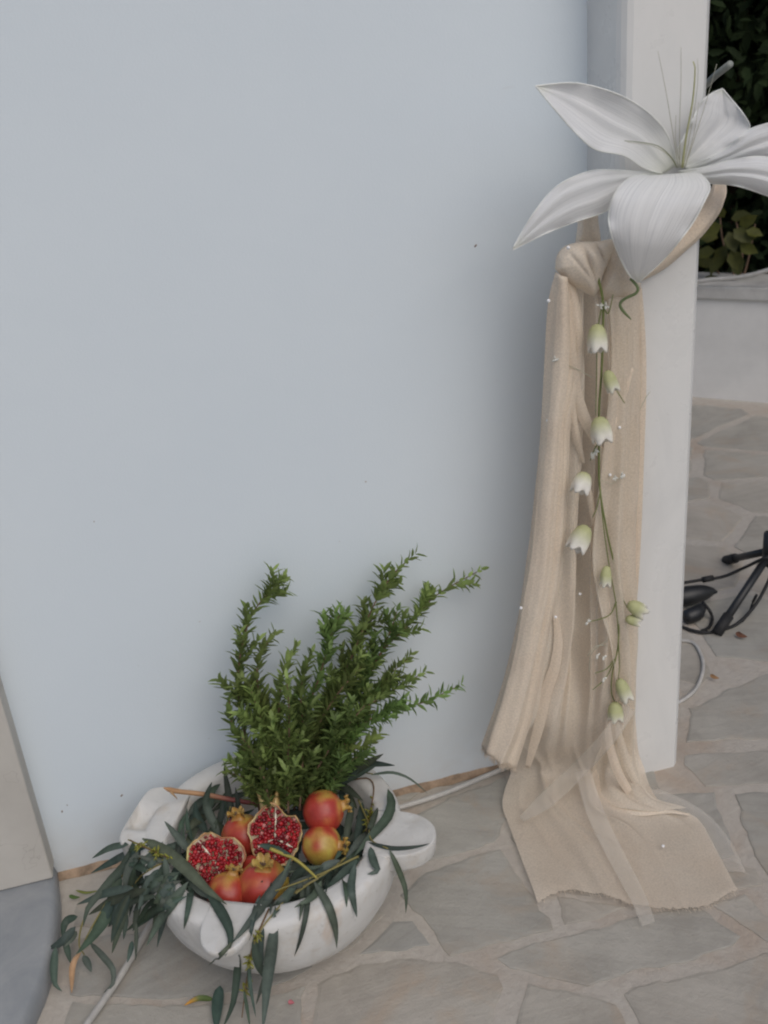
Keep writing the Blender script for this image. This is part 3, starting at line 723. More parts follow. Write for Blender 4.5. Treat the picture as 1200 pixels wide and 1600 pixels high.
def cut_pom(label, px, py, rpx, z, nrm, axis, seed, ell=1.0, walls=3, crown=True):
    c = G(px, py, z); r = rpx*mpp(c); nrm = V(nrm).normalized(); ax = V(axis); ax = (ax-nrm*ax.dot(nrm)).normalized(); sx = ax.cross(nrm)
    t = thing('cut_pomegranate', label, 'pomegranate', tuple(c-V((0, 0, r*.9))), 'cut pomegranates in the marble bowl')
    hc = husk_col(seed, .1, V((-.3, -.3, -.5))); n = 48; rows = []; cols = []; rs = random.Random(seed)
    def rimr(ph): return 1+(.20*math.exp(-((ph if ph < math.pi else ph-2*math.pi)/.30)**2) if crown else 0)+.05*math.sin(3*ph+seed)+.24*mnoise.noise(V((math.cos(ph)*1.7, math.sin(ph)*1.7, seed)))+.09*mnoise.noise(V((math.cos(ph)*6, math.sin(ph)*6, seed+3)))
    def P(rr, ph, dz): return c+(ax*math.cos(ph)*ell+sx*math.sin(ph))*(r*rr*rimr(ph))+nrm*(r*dz)
    RIM = (0.58, 0.44, 0.21); INN = (0.66, 0.54, 0.38)
    prof_ = [(.02, -.92), (.45, -.84), (.75, -.62), (.93, -.33), (.995, -.08), (1.0, .03), (.99, .06), (.965, .07), (.945, .05), (.92, -.02), (.86, -.10), (.7, -.2), (.4, -.25), (.02, -.26)]
    for i, (rr, dz) in enumerate(prof_):
        row = []
        for j in range(n):
            ph = 2*math.pi*j/n; row.append(P(rr, ph, dz+(0.26*mnoise.noise(V((math.cos(ph)*2.6, math.sin(ph)*2.6, 7+seed))) if i in (5, 6, 7, 8) else (.12*mnoise.noise(V((math.cos(ph)*2.6, math.sin(ph)*2.6, 7+seed))) if i in (4, 9) else 0))))
            d = (row[-1]-c).normalized()
            cols.append(hc(d) if i < 5 else (lerp3(RIM, hc(d), .35) if i < 7 else (lerp3(RIM, (.40, .09, .05), sm(-.1, .25, mnoise.noise(V((math.cos(ph)*2.2, math.sin(ph)*2.2, seed+20))))) if i < 9 else INN)))
        rows.append(row)
    b = MB(); b.grid(rows, cols, True); b.build('husk', M['husk'], t)
    # membranes: thin pale walls from the rim to the core
    angs = [2*math.pi*(k+.15)/walls+rs.uniform(-.25, .25) for k in range(walls)]
    b = MB()
    for a in angs:
        rw = []
        for i in range(9):
            q = .92*(1-i/8)+.02; w_ = .02+.055*rs.random()**2
            top = .015+.03*math.sin(i*1.3+seed)
            rw.append([P(q, a, -.2)+sx*0+(ax*-math.sin(a)+sx*math.cos(a))*(-r*w_), P(q, a, top)+(ax*-math.sin(a)+sx*math.cos(a))*(-r*w_*.5), P(q, a, top+.006)+(ax*-math.sin(a)+sx*math.cos(a))*(r*w_*.5), P(q, a, -.2)+(ax*-math.sin(a)+sx*math.cos(a))*(r*w_)])
        b.grid(rw, [(.74, .64, .52)]*36)
    o = b.build('membrane', M['husk'], t)
    # arils packed on the cut face
    b = MB(); pts = []
    for k in range(5000):
        q, ph = .88*math.sqrt(rs.random()), rs.uniform(0, 6.283)
        x, y = q*math.cos(ph), q*math.sin(ph)
        if any(abs(((ph-a+math.pi) % (2*math.pi))-math.pi)*q < .05 for a in angs): continue
        if any((x-u[0])**2+(y-u[1])**2 < .0088 for u in pts) or mnoise.noise(V((x*2.6, y*2.6, seed*1.7))) > .42: continue
        pts.append((x, y))
    for (x, y) in pts:
        q, ph = math.hypot(x, y), math.atan2(y, x); p = P(q, ph, -.05+.10*(1-q)+.10*mnoise.noise(V((x*3, y*3, seed)))+rs.uniform(-.05, .05))
        d = (nrm+(p-c).normalized()*.4+rdir(rs)*.8).normalized(); g_ = rs.random()
        col = lerp3((.13, .004, .010), (.48, .020, .026), g_) if rs.random() > .02 else (.5, .2, .18)
        rr = r*rs.uniform(.058, .098); b.lathe([(0, -rr*1.3), (rr*.62, -rr*.8), (rr, 0), (rr*.8, rr*.65), (rr*.35, rr*.98), (0, rr*1.02)], p, d, 8, None, lambda s_, ph_: col)
    b.build('arils', M['aril'], t, stuff=True)
    if crown:
        b = MB(); base = c+ax*r*ell*1.08-nrm*r*.05
        for a in (-.2, .22, .02):
            dd = (ax+sx*a*1.1-nrm*(.12 if a != .02 else .4)).normalized(); p = base+sx*a*r*.7
            rw = []
            for i in range(7):
                s_ = i/6; w_ = r*(.17*(1-s_)+.05); q = p+dd*r*.62*s_+sx*a*r*.45*s_*s_
                rw.append([q-sx*w_, q+nrm*w_*.5, q+sx*w_, q-nrm*w_*.5])
            b.grid(rw, [lerp3((.62, .46, .2), (.55, .38, .14), i/6) for i in range(7) for _ in range(4)], True)
            b.f.append([len(b.v)-4, len(b.v)-3, len(b.v)-2, len(b.v)-1])
        b.build('calyx', M['husk'], t)
    return t
pc = G(430, 1308, .21)
cut_pom('halved pomegranate standing upright in the middle, crown on top and pale membranes showing', 430, 1310, 44, .215, toC(pc)+V((-.05, 0, -.12)), (0.0, .3, 1), 4, 1.0, 3)
pc = G(335, 1346, .21)
cut_pom('broken pomegranate leaning at the left, its face full of dark red seeds', 336, 1346, 42, .215, toC(pc)+V((.25, 0, .1)), (-.75, .2, 1), 8, 1.13, 2, False)

# ------------------------------------------------------------------ leaves and sprigs
def ribbon_leaf(pts, width, col, roll=0.0, n=11, fold=0.12, tipcol=None, over=True):
    P = spline(pts, n)
    if over: P = [drape_over(p, .004+.006*math.sin(3.1*i/(n-1))) for i, p in enumerate(P)]
    P = spline(P[::2] if n % 2 else P, n); b = MB(); rows = []; cols = []
    wd = 0.5*width
    for i, p in enumerate(P):
        s_ = i/(n-1); tg = (P[min(n-1, i+1)]-P[max(0, i-1)]).normalized()
        nv = (CAM-p).normalized()*math.cos(roll)+tg.cross((CAM-p).normalized())*math.sin(roll)
        nv = (nv+V((0, 0, .25))).normalized()
        sd_ = tg.cross(nv).normalized(); nv = sd_.cross(tg)
        w_ = wd*(math.sin(math.pi*(s_**.72)*.985+.03)**.75 if s_ < 1 else .03); w_ = max(w_, wd*.05)
        rows.append([p-sd_*w_+nv*w_*fold, p-nv*w_*fold*1.2, p+sd_*w_+nv*w_*fold])
        cc = col if not tipcol else lerp3(col, tipcol, sm(.45, .9, s_))
        cols += [cc, tuple(min(1, x*1.35+.012) for x in cc), cc]
    b.grid(rows, cols); return b
EU = (0.052, 0.074, 0.058)
def sprig(name, label, cat, leaves, stem=None, stemr=.0016, group='eucalyptus sprigs in the bowl', seed=0, stemcol=(.22, .19, .06), loc=None, over=True):
    rs = random.Random(seed)
    first = leaves[0][0][0] if not stem else stem[0]
    t = thing(name, label, cat, tuple(loc or first), group)
    if stem:
        b = MB(); S = spline(stem, 22); S = [drape_over(p, .004) for p in S] if over else S; b.tube(S, [stemr*(1.25-.5*i/21) for i in range(22)], 6, col=stemcol); b.build('stem', M['vcol'], t)
    for lf in leaves:
        pts, wpx = lf[0], lf[1]; kw = lf[2] if len(lf) > 2 else {}
        g_ = rs.uniform(.75, 1.3); col = kw.get('col') or tuple(x*g_ for x in (EU[0]*rs.uniform(.85, 1.2), EU[1], EU[2]*rs.uniform(.8, 1.1)))
        b = ribbon_leaf(pts, wpx*mpp(pts[0])*.95, col, kw.get('roll', rs.uniform(-.4, .4)), tipcol=kw.get('tip'), over=over)
        b.build('leaf', M['euc'], t)
    return t
def zl(pp, z0, z1):               # pixel polyline -> points whose height runs from z0 to z1
    k = len(pp); return [G(x, y, z0+(z1-z0)*i/(k-1)) for i, (x, y) in enumerate(pp)]
# inside the bowl, standing up on the left
sprig('eucalyptus_sprig', 'eucalyptus sprig with upright blades at the back left inside the bowl', 'eucalyptus', [
    (zl([(365,1292),(357,1240),(350,1197)], .16, .30), 12), (zl([(345,1312),(322,1257),(331,1222)], .17, .28), 14), (zl([(324,1302),(308,1277),(305,1252)], .17, .24), 14),
    (zl([(301,1315),(293,1290),(292,1262)], .18, .24), 8), (zl([(372,1282),(372,1256),(368,1230)], .17, .25), 10), (zl([(340,1296),(346,1272),(349,1250)], .16, .21), 12),
    (zl([(356,1300),(336,1285),(330,1262)], .16, .2), 12), (zl([(318,1315),(330,1300),(340,1280)], .16, .2), 12)],
    zl([(350,1330),(352,1300),(360,1260)], .13, .22), seed=1)
sprig('eucalyptus_sprig', 'eucalyptus sprig lying over the left rim with one long broad blade', 'eucalyptus', [
    (zl([(222,1310),(250,1325),(285,1352),(327,1393),(354,1413)], .235, .225), 20, {'roll': .1}), (zl([(300,1334),(277,1307),(257,1283)], .22, .25), 13), (zl([(257,1340),(260,1360),(260,1389)], .235, .215), 11),
    (zl([(247,1358),(230,1387),(216,1422)], .23, .19), 17), (zl([(294,1378),(267,1413),(247,1443),(229,1478)], .225, .13), 19, {'roll': .1}), (zl([(323,1393),(347,1427),(361,1463),(352,1494)], .225, .15), 17, {'roll': .1}),
    (zl([(240,1393),(262,1384),(284,1376)], .215, .22), 11), (zl([(232,1362),(212,1352),(196,1350)], .215, .2), 12), (zl([(262,1346),(235,1343),(214,1336)], .22, .23), 9), (zl([(330,1404),(310,1392),(288,1366)], .21, .215), 10)],
    zl([(300,1350),(262,1335),(232,1325),(200,1312)], .215, .235), seed=2)
sprig('eucalyptus_sprig', 'eucalyptus sprig trailing from the left lug down to the paving', 'eucalyptus', [
    (zl([(203,1327),(193,1353),(170,1380),(137,1420),(130,1448)], .21, .10), 15), (zl([(187,1360),(177,1407),(153,1453),(119,1491)], .17, .06), 21, {'roll': 0}), (zl([(193,1387),(183,1427),(169,1448)], .16, .09), 15),
    (zl([(197,1423),(196,1445),(193,1468)], .12, .07), 9), (zl([(213,1440),(213,1470),(212,1501)], .12, .05), 7), (zl([(207,1470),(204,1485),(199,1504)], .08, .05), 9), (zl([(177,1407),(160,1435),(141,1464)], .14, .08), 18),
    (zl([(217,1330),(200,1365),(195,1400)], .22, .16), 17), (zl([(222,1400),(214,1425),(208,1455)], .17, .1), 12), (zl([(226,1345),(212,1380),(200,1420)], .2, .13), 18), (zl([(235,1370),(222,1395),(215,1410)], .2, .17), 14)],
    zl([(235,1335),(205,1350),(172,1400),(140,1455),(128,1480)], .215, .06), seed=3)
sprig('eucalyptus_sprig', 'curled end of a eucalyptus sprig resting on the paving beside the step', 'eucalyptus', [
    (zl([(121,1432),(103,1440),(97,1465)], .06, .04), 13), (zl([(118,1448),(96,1472),(75,1482)], .06, .03), 15), (zl([(87,1480),(84,1513),(87,1540),(97,1549)], .05, .014), 13), (zl([(101,1468),(106,1487),(110,1505)], .045, .02), 11),
    (zl([(140,1472),(163,1497),(177,1517),(175,1540),(162,1551)], .06, .012), 11), (zl([(130,1493),(137,1505),(143,1519)], .04, .015), 12), (zl([(127,1488),(114,1507),(112,1552)], .04, .012), 10, {'col': (.36, .22, .12), 'roll': .1}), (zl([(120,1455),(108,1470),(100,1480)], .05, .04), 12)],
    zl([(136,1425),(126,1452),(124,1478),(132,1492)], .08, .035), seed=4)
# front: a bunch falling over the front rim
sprig('eucalyptus_sprig', 'eucalyptus sprig hanging over the front rim with the longest dark blades', 'eucalyptus', [
    (zl([(455,1352),(427,1390),(397,1433),(362,1474)], .235, .165), 18, {'roll': .05}), (zl([(367,1467),(347,1490),(326,1508)], .165, .12), 9), (zl([(430,1428),(426,1473),(418,1528),(415,1565),(410,1612)], .18, .02), 20, {'roll': 0}),
    (zl([(397,1464),(403,1503),(415,1534)], .15, .07), 15), (zl([(374,1492),(370,1528),(364,1569),(348,1606)], .12, .015), 14), (zl([(388,1505),(392,1547),(400,1590)], .11, .02), 7), (zl([(381,1547),(386,1575),(391,1608)], .06, .01), 6),
    (zl([(412,1450),(408,1480),(410,1508)], .17, .1), 10), (zl([(420,1510),(408,1545),(400,1570)], .08, .03), 9)],
    zl([(497,1372),(455,1398),(425,1430),(405,1457),(394,1485),(388,1530),(384,1560)], .235, .04), seed=5, stemcol=(.26, .22, .09))
sprig('eucalyptus_sprig', 'eucalyptus sprig draped over the front right rim with narrow curved blades', 'eucalyptus', [
    (zl([(490,1376),(513,1415),(524,1451),(526,1482)], .23, .13), 14, {'roll': .1}), (zl([(482,1371),(480,1418),(471,1462),(460,1494)], .23, .13), 9), (zl([(473,1378),(473,1407),(468,1439)], .225, .17), 11), (zl([(465,1378),(443,1407),(424,1434)], .225, .18), 16),
    (zl([(451,1356),(432,1385),(406,1420)], .24, .2), 15), (zl([(500,1358),(515,1351),(531,1344)], .225, .225), 15), (zl([(488,1372),(470,1380),(448,1384)], .225, .22), 16), (zl([(516,1350),(500,1366),(470,1372)], .22, .225), 14), (zl([(502,1376),(490,1400),(460,1418)], .22, .2), 12)],
    zl([(540,1340),(515,1360),(490,1376),(462,1396)], .22, .225), seed=6)
sprig('eucalyptus_sprig', 'yellow-stemmed eucalyptus twig lying across the upright cut pomegranate', 'eucalyptus', [
    (zl([(404,1320),(428,1325),(455,1335)], .275, .27), 11, {'roll': .6}), (zl([(455,1340),(447,1358),(440,1372)], .265, .25), 6), (zl([(476,1356),(490,1356),(506,1352)], .25, .25), 7)],
    zl([(422,1326),(458,1341),(478,1356),(495,1372)], .272, .24), .0028, seed=7, stemcol=(.34, .29, .06))
# right side
sprig('eucalyptus_sprig', 'eucalyptus sprig fanning out at the back right below the green bush', 'eucalyptus', [
    (zl([(531,1217),(564,1198),(599,1178)], .22, .29), 15), (zl([(538,1214),(575,1195),(617,1196)], .22, .27), 12), (zl([(579,1211),(612,1207),(641,1217),(668,1240)], .24, .18), 5), (zl([(525,1222),(545,1206),(562,1192)], .22, .27), 12), (zl([(520,1228),(552,1212),(590,1195)], .215, .26), 14)],
    zl([(500,1250),(530,1222),(560,1208),(582,1209)], .18, .24), seed=8)
sprig('eucalyptus_sprig', 'eucalyptus sprig over the right lug with a blade pointing straight out', 'eucalyptus', [
    (zl([(606,1233),(612,1262),(601,1283),(579,1308),(552,1339)], .235, .21), 17), (zl([(575,1316),(612,1325),(649,1323),(672,1318)], .222, .218), 9, {'roll': .9}), (zl([(608,1327),(623,1360),(634,1393),(634,1427)], .222, .11), 10),
    (zl([(579,1323),(583,1345),(590,1360),(574,1366)], .222, .17), 14), (zl([(562,1340),(539,1363),(508,1394)], .222, .2), 15), (zl([(551,1253),(544,1290),(538,1328)], .21, .2), 13), (zl([(566,1253),(562,1290),(551,1330)], .2, .19), 13), (zl([(574,1262),(570,1296),(556,1335)], .18, .18), 12), (zl([(590,1262),(580,1290),(566,1318)], .19, .19), 10),
    (zl([(540,1300),(535,1325),(522,1345)], .2, .2), 12)],
    zl([(560,1250),(575,1285),(580,1312),(606,1326)], .2, .222), seed=9)
for q, (lab, a0, a1) in enumerate((('eucalyptus sprig packed into the left side of the bowl under the fruit', 110, 255), ('eucalyptus sprig packed into the right side of the bowl under the fruit', 255, 440))):
    rs = random.Random(40+q); lv = []
    for k in range(52):
        a = R(rs.uniform(a0, a1)); rr = .175*math.sqrt(rs.uniform(.03, 1)); p = BC+V((math.cos(a)*rr, math.sin(a)*rr, .135+.035*rs.random()+.03*(rr > .15))); tg = a+R(rs.choice([70, 110, -80, -100])+rs.uniform(-35, 35)); L = rs.uniform(.06, .10)
        d = V((math.cos(tg), math.sin(tg), rs.uniform(-.1, .35))); p0_ = p-d*L*.5; pts_ = [p0_, p0_+d*L*.5+V((0, 0, .008)), p0_+d*L]
        pts_ = [V((BC.x+(z_.x-BC.x)*min(1, .180/max(.01, math.hypot(z_.x-BC.x, z_.y-BC.y))), BC.y+(z_.y-BC.y)*min(1, .180/max(.01, math.hypot(z_.x-BC.x, z_.y-BC.y))), max(z_.z, .135))) for z_ in pts_]
        lv.append((pts_, rs.uniform(10, 15)))
    a = R((a0+a1)/2); sprig('eucalyptus_sprig', lab, 'eucalyptus', lv, [BC+V((math.cos(R(x))*.14, math.sin(R(x))*.14, .13)) for x in (a0+15, (a0+a1)/2, a1-15)], seed=50+q, over=False)
rs = random.Random(77); lv = []
for k in range(34):
    x, y = rs.uniform(200, 310), rs.uniform(1312, 1402); a = R(rs.uniform(95, 165)); L = rs.uniform(55, 105); x2, y2 = x+math.cos(a)*L, y+math.sin(a)*L
    lv.append((zl([(x, y), ((x+x2)/2+rs.uniform(-7, 7), (y+y2)/2-5), (x2, y2)], .225, max(.03, .225-.0015*L)), rs.uniform(11, 18)))
sprig('eucalyptus_sprig', 'thick bunch of eucalyptus blades covering the left lug and rim', 'eucalyptus', lv, zl([(305,1345),(265,1345),(225,1365),(195,1400)], .225, .16), seed=78)
rs = random.Random(79); lv = []
for k in range(12):
    x, y = rs.uniform(400, 560), 0; y = 1392-(x-400)*.30+rs.uniform(-16, 10); a = R(rs.uniform(80, 150)); L = rs.uniform(40, 85); x2, y2 = x+math.cos(a)*L, y+math.sin(a)*L
    lv.append((zl([(x, y), ((x+x2)/2+rs.uniform(-8, 8), (y+y2)/2-6), (x2, y2)], .225, .17), rs.uniform(9, 15)))
sprig('eucalyptus_sprig', 'loose eucalyptus blades scattered along the front right rim', 'eucalyptus', lv, zl([(560,1338),(500,1366),(430,1392)], .225, .225), seed=80)
# twigs with buds
for lab, st, sd in (('thin brown twig with yellow buds curling at the back right of the bowl', zl([(528,1222),(556,1218),(574,1216),(584,1228),(580,1262),(572,1300)], .2, .2), 21),
                    ('thin twig with yellow-green buds hanging down the bowl front', zl([(420,1420),(398,1470),(390,1500),(384,1540),(378,1590)], .19, .02), 22),
                    ('twig with small yellow buds trailing left over the lug', zl([(290,1350),(250,1335),(222,1322),(203,1312)], .225, .24), 23)):
    rs = random.Random(sd); t = thing('bud_twig', lab, 'twig', tuple(st[0]), 'bud twigs in the bowl')
    S = [drape_over(p, .004) for p in spline(st, 20)]; b = MB(); b.tube(S, [.0016-.00004*i for i in range(20)], 6, col=(.16, .09, .04)); b.build('stem', M['vcol'], t)
    b = MB()
    for k in range(46):
        i = rs.choice([4, 5, 9, 10, 11, 14, 15, 16]) if sd != 21 else rs.choice(range(11, 19)); d = rdir(rs); L = rs.uniform(.006, .016); p = S[i]
        g_ = rs.uniform(.7, 1.3); b.tube([p, p+d*L*.6, p+d*L], [.0008, .0017, .0006], 5, col=(.22*g_, .22*g_, .035))
    b.build('buds', M['vcol'], t, stuff=True)
t = thing('cut_stick', 'reddish cut stick lying across the back left rim of the bowl', 'stick', tuple(G(300, 1240, .24)))
b = MB(); S = spline(zl([(256,1231),(275,1236),(318,1241),(360,1249),(410,1257)], .27, .2), 16)
b.tube(S, [.0012, .0045, .0052]+[.0048]*13, 8); 
b.col = [lerp3((.42, .24, .12), (.2, .05, .045), sm(.3, .75, (i//8)/15)) for i in range(len(b.v))]; b.build('stick_body', M['vcol'], t)
b = MB(); b.tube([S[1], S[1]+V((.012, -.01, -.018))], [.003, .0008], 6, col=(.42, .26, .13)); b.build('split_end', M['vcol'], t)

# small litter on the paving
for lab, pp, wpx, col, tip in (('single green leaf lying on the paving by the wall corner', [(108,1399),(115,1402),(125,1402)], 6, (.07, .12, .03), None),
        ('yellow-tipped leaf lying on the paving left of the hanging blades', [(334,1562),(310,1560),(288,1571)], 9, (.08, .12, .03), (.5, .24, .03)),
        ('broad grey-green leaf standing on the paving at the bottom edge', [(344,1540),(340,1569),(338,1612)], 18, (.055, .095, .078), None),
        ('thin yellow-green leaf blade on the paving left of the bowl', [(118,1391),(135,1395),(156,1391)], 4, (.14, .16, .03), None),
        ('curled brown leaf on the paving at the right edge by the stand', [(1150,988),(1158,993),(1168,995)], 8, (.16, .07, .04), None),
        ('tiny red petal on the paving right of the hanging blades', [(450,1565),(455,1566),(460,1567)], 7, (.45, .14, .16), None),
        ('dried brown leaf on the paving near the pillar foot', [(1110,1054),(1116,1058),(1124,1060)], 6, (.3, .17, .08), None)):
    b = ribbon_leaf([G(x, y, .013) for x, y in pp], wpx*mpp(G(*pp[0])), col, .1, 9, .3, tip)
    o = b.build('fallen_leaf', M['euc']); tag(o, lab, 'leaf')

# ------------------------------------------------------------------ myrtle bush in the bowl
BR = [  # pixel path, depth of base and tip, leaf length factor
 ([(432,1258),(388,1170),(372,1085),(378,1010),(400,950),(446,903)], -.20, -.06, 1.0),
 ([(440,1258),(420,1150),(402,1065),(408,1020),(430,990)], -.21, -.10, 1.0),
 ([(448,1258),(468,1150),(498,1060),(520,985),(534,955)], -.20, -.09, 1.1),
 ([(456,1258),(505,1135),(548,1030),(582,950),(612,900),(648,866)], -.18, -.05, 1.05),
 ([(464,1258),(535,1125),(592,1025),(640,975),(682,930),(752,890)], -.17, -.04, .95),
 ([(468,1258),(540,1150),(600,1065),(642,1024)], -.20, -.09, .95),
 ([(470,1258),(540,1160),(600,1112),(660,1098),(720,1070)], -.21, -.11, .9),
 ([(462,1258),(520,1190),(568,1165),(592,1146)], -.23, -.17, 1.0),
 ([(446,1258),(436,1150),(440,1060),(462,1012)], -.22, -.12, 1.0),
 ([(430,1258),(384,1180),(362,1128),(358,1092)], -.22, -.14, .95),
 ([(424,1258),(396,1222),(372,1212),(348,1204)], -.22, -.19, .8),
 ([(454,1258),(482,1170),(522,1092),(566,1040)], -.23, -.14, 1.05),
 ([(468,1258),(512,1182),(565,1112),(612,1080),(664,1050)], -.22, -.11, .9),
 ([(446,1258),(428,1185),(408,1125),(392,1078)], -.24, -.17, 1.0),
 ([(454,1258),(474,1150),(470,1075),(486,1022)], -.25, -.16, 1.05),
 ([(460,1258),(508,1150),(562,1080),(604,1000),(622,950)], -.19, -.08, 1.0),
 ([(446,1262),(450,1190),(452,1120),(448,1062)], -.26, -.20, 1.0),
 ([(460,1262),(492,1210),(530,1150),(572,1100)], -.26, -.19, 1.0),
 ([(470,1262),(520,1220),(548,1190),(580,1172)], -.26, -.22, .9),
 ([(436,1262),(412,1215),(398,1180),(376,1150)], -.26, -.21, .9),
 ([(455,1260),(500,1120),(556,1010),(590,955)], -.17, -.07, 1.0),
]
BL = ['myrtle branch at the left with a tall separate tip bending right', 'short myrtle branch just right of the tall left one', 'myrtle branch ending in pale leaves above the centre of the bush',
 'tallest myrtle branch, its tip highest on the wall', 'myrtle branch reaching farthest to the upper right', 'myrtle branch ending below the two highest tips on the right', 'myrtle branch stretching out low to the right',
 'low myrtle branch just above the eucalyptus fan', 'myrtle branch rising straight up in the left half of the bush', 'myrtle branch low at the left edge of the bush', 'smallest myrtle twig lying to the left over the bowl rim',
 'myrtle branch in the middle of the bush leaning right', 'myrtle branch between the low right one and the right hand tips', 'front left myrtle branch with dark leaves', 'upright myrtle branch in the centre front of the bush',
 'myrtle branch beside the tallest one, ending lower', 'short upright myrtle branch at the very front', 'short front myrtle branch leaning right', 'lowest right myrtle branch behind the red pomegranate', 'short front myrtle branch leaning left', 'back myrtle branch along the left of the tallest one']
for k, ((pp, y0, y1, lf), lab) in enumerate(zip(BR, BL)):
    rs = random.Random(100+k); n = len(pp)
    pp = [(pp[0][0]+(pp[1][0]-440)*.42, pp[0][1]+8)]+pp[1:]
    P = spline([W(x, y, y0+(y1-y0)*(i/(n-1))**.8) for i, (x, y) in enumerate(pp)], 60)
    t = thing('myrtle_branch', lab, 'branch', tuple(P[0]), 'myrtle branches standing in the bowl')
    b = MB(); b.tube(P[::2], [.0026-.00006*i for i in range(30)], 6); b.build('stem', M['bark'], t)
    b = MB(); L_tot = sum((q-p).length for p, q in zip(P, P[1:])); acc = 0; nxt = .004; az = rs.uniform(0, 6); tw = []
    light = rs.uniform(.7, 1.3); yel = rs.uniform(.98, 1.22)
    def leaves_at(p, tg, s_, sc):
        global az_
        a = tg.orthogonal().normalized(); bq = tg.cross(a)
        for q in range(2):
            th = az_+math.pi*q+rs.uniform(-.3, .3); out = a*math.cos(th)+bq*math.sin(th)
            d = (tg*rs.uniform(.35, 1.1)+out*rs.uniform(.6, 1.0)+V((0, 0, .12))+rdir(rs)*.25).normalized(); g_ = light*rs.uniform(.65, 1.35)*(1+.35*sm(.75, 1, s_))
            leafcard(b, p, d, tg+out*-.35, rs.uniform(.021, .036)*sc, rs.uniform(.0078, .0116)*sc, (0.165*g_*yel, 0.255*g_, 0.078*g_), rs.uniform(.0, .18))
        az_ += 1.35
    az_ = az
    for p, q in zip(P, P[1:]):
        seg = (q-p); acc += seg.length; s_ = acc/L_tot; 
        if acc >= nxt:
            nxt += .0044*rs.uniform(.6, 1.5)*(1.5 if mnoise.noise(V((s_*7, k*3.1, 0))) < -.22 else 1); leaves_at(q, seg.normalized(), s_, lf*(1.0 if s_ < .9 else .75))
        if len(tw) < int(L_tot/.032)+3 and .06 < s_ < .9 and rs.random() < .36:
            tw.append((q, seg.normalized()))
    for p, tg in tw:              # short side twigs
        a = tg.orthogonal().normalized(); th = rs.uniform(0, 6.28); out = a*math.cos(th)+tg.cross(a)*math.sin(th)
        out.y = out.y*.55; d = (tg*1.0+out*.65).normalized(); L = rs.uniform(.03, .07); kk = int(L/.0050)
        for i in range(kk):
            leaves_at(p+d*L*i/kk, d, .5+.5*i/kk, lf*.85)
    b.build('leaves', M['leaf'], t, stuff=True)

# ------------------------------------------------------------------ drape
YP = PY0
t = thing('drape', 'beige muslin drape knotted round the pillar and trailing onto the paving', 'drape', (0.45, -0.2, 0))
DR = t
# back panel: falls from the knot and spreads over the paving
rows = [
 [W(888,440,-.150), W(930,450,-.150), W(970,450,-.150), W(1000,438,-.150)],
 [W(884,600,-.152), W(925,600,-.148), W(965,600,-.152), W(1003,575,-.146)],
 [W(880,740,-.155), W(922,740,-.148), W(962,740,-.158), W(998,730,-.146)],
 [W(868,900,-.160), W(915,900,-.150), W(955,900,-.165), W(993,880,-.148)],
 [W(846,1030,-.168), W(905,1030,-.158), W(950,1030,-.175), W(992,1010,-.150)],
 [W(822,1130,-.170), W(895,1130,-.170), W(945,1130,-.182), W(992,1110,-.153)],
 [G(803,1195,.055), G(880,1200,.060), G(940,1200,.062), G(1002,1195,.035)],
 [G(785,1254,.012), G(875,1255,.030), G(945,1258,.045), G(1035,1258,.030)],
 [G(798,1296,.013), G(885,1300,.018), G(970,1300,.024), G(1088,1278,.018)],
 [G(818,1350,.014), G(900,1345,.016), G(1000,1350,.018), G(1118,1326,.014)],
 [G(840,1409,.013), G(882,1391,.016), G(925,1396,.016), G(1000,1414,.014), G(1092,1418,.013), G(1152,1390,.013)],
]
g = loft(rows, 110, 170)
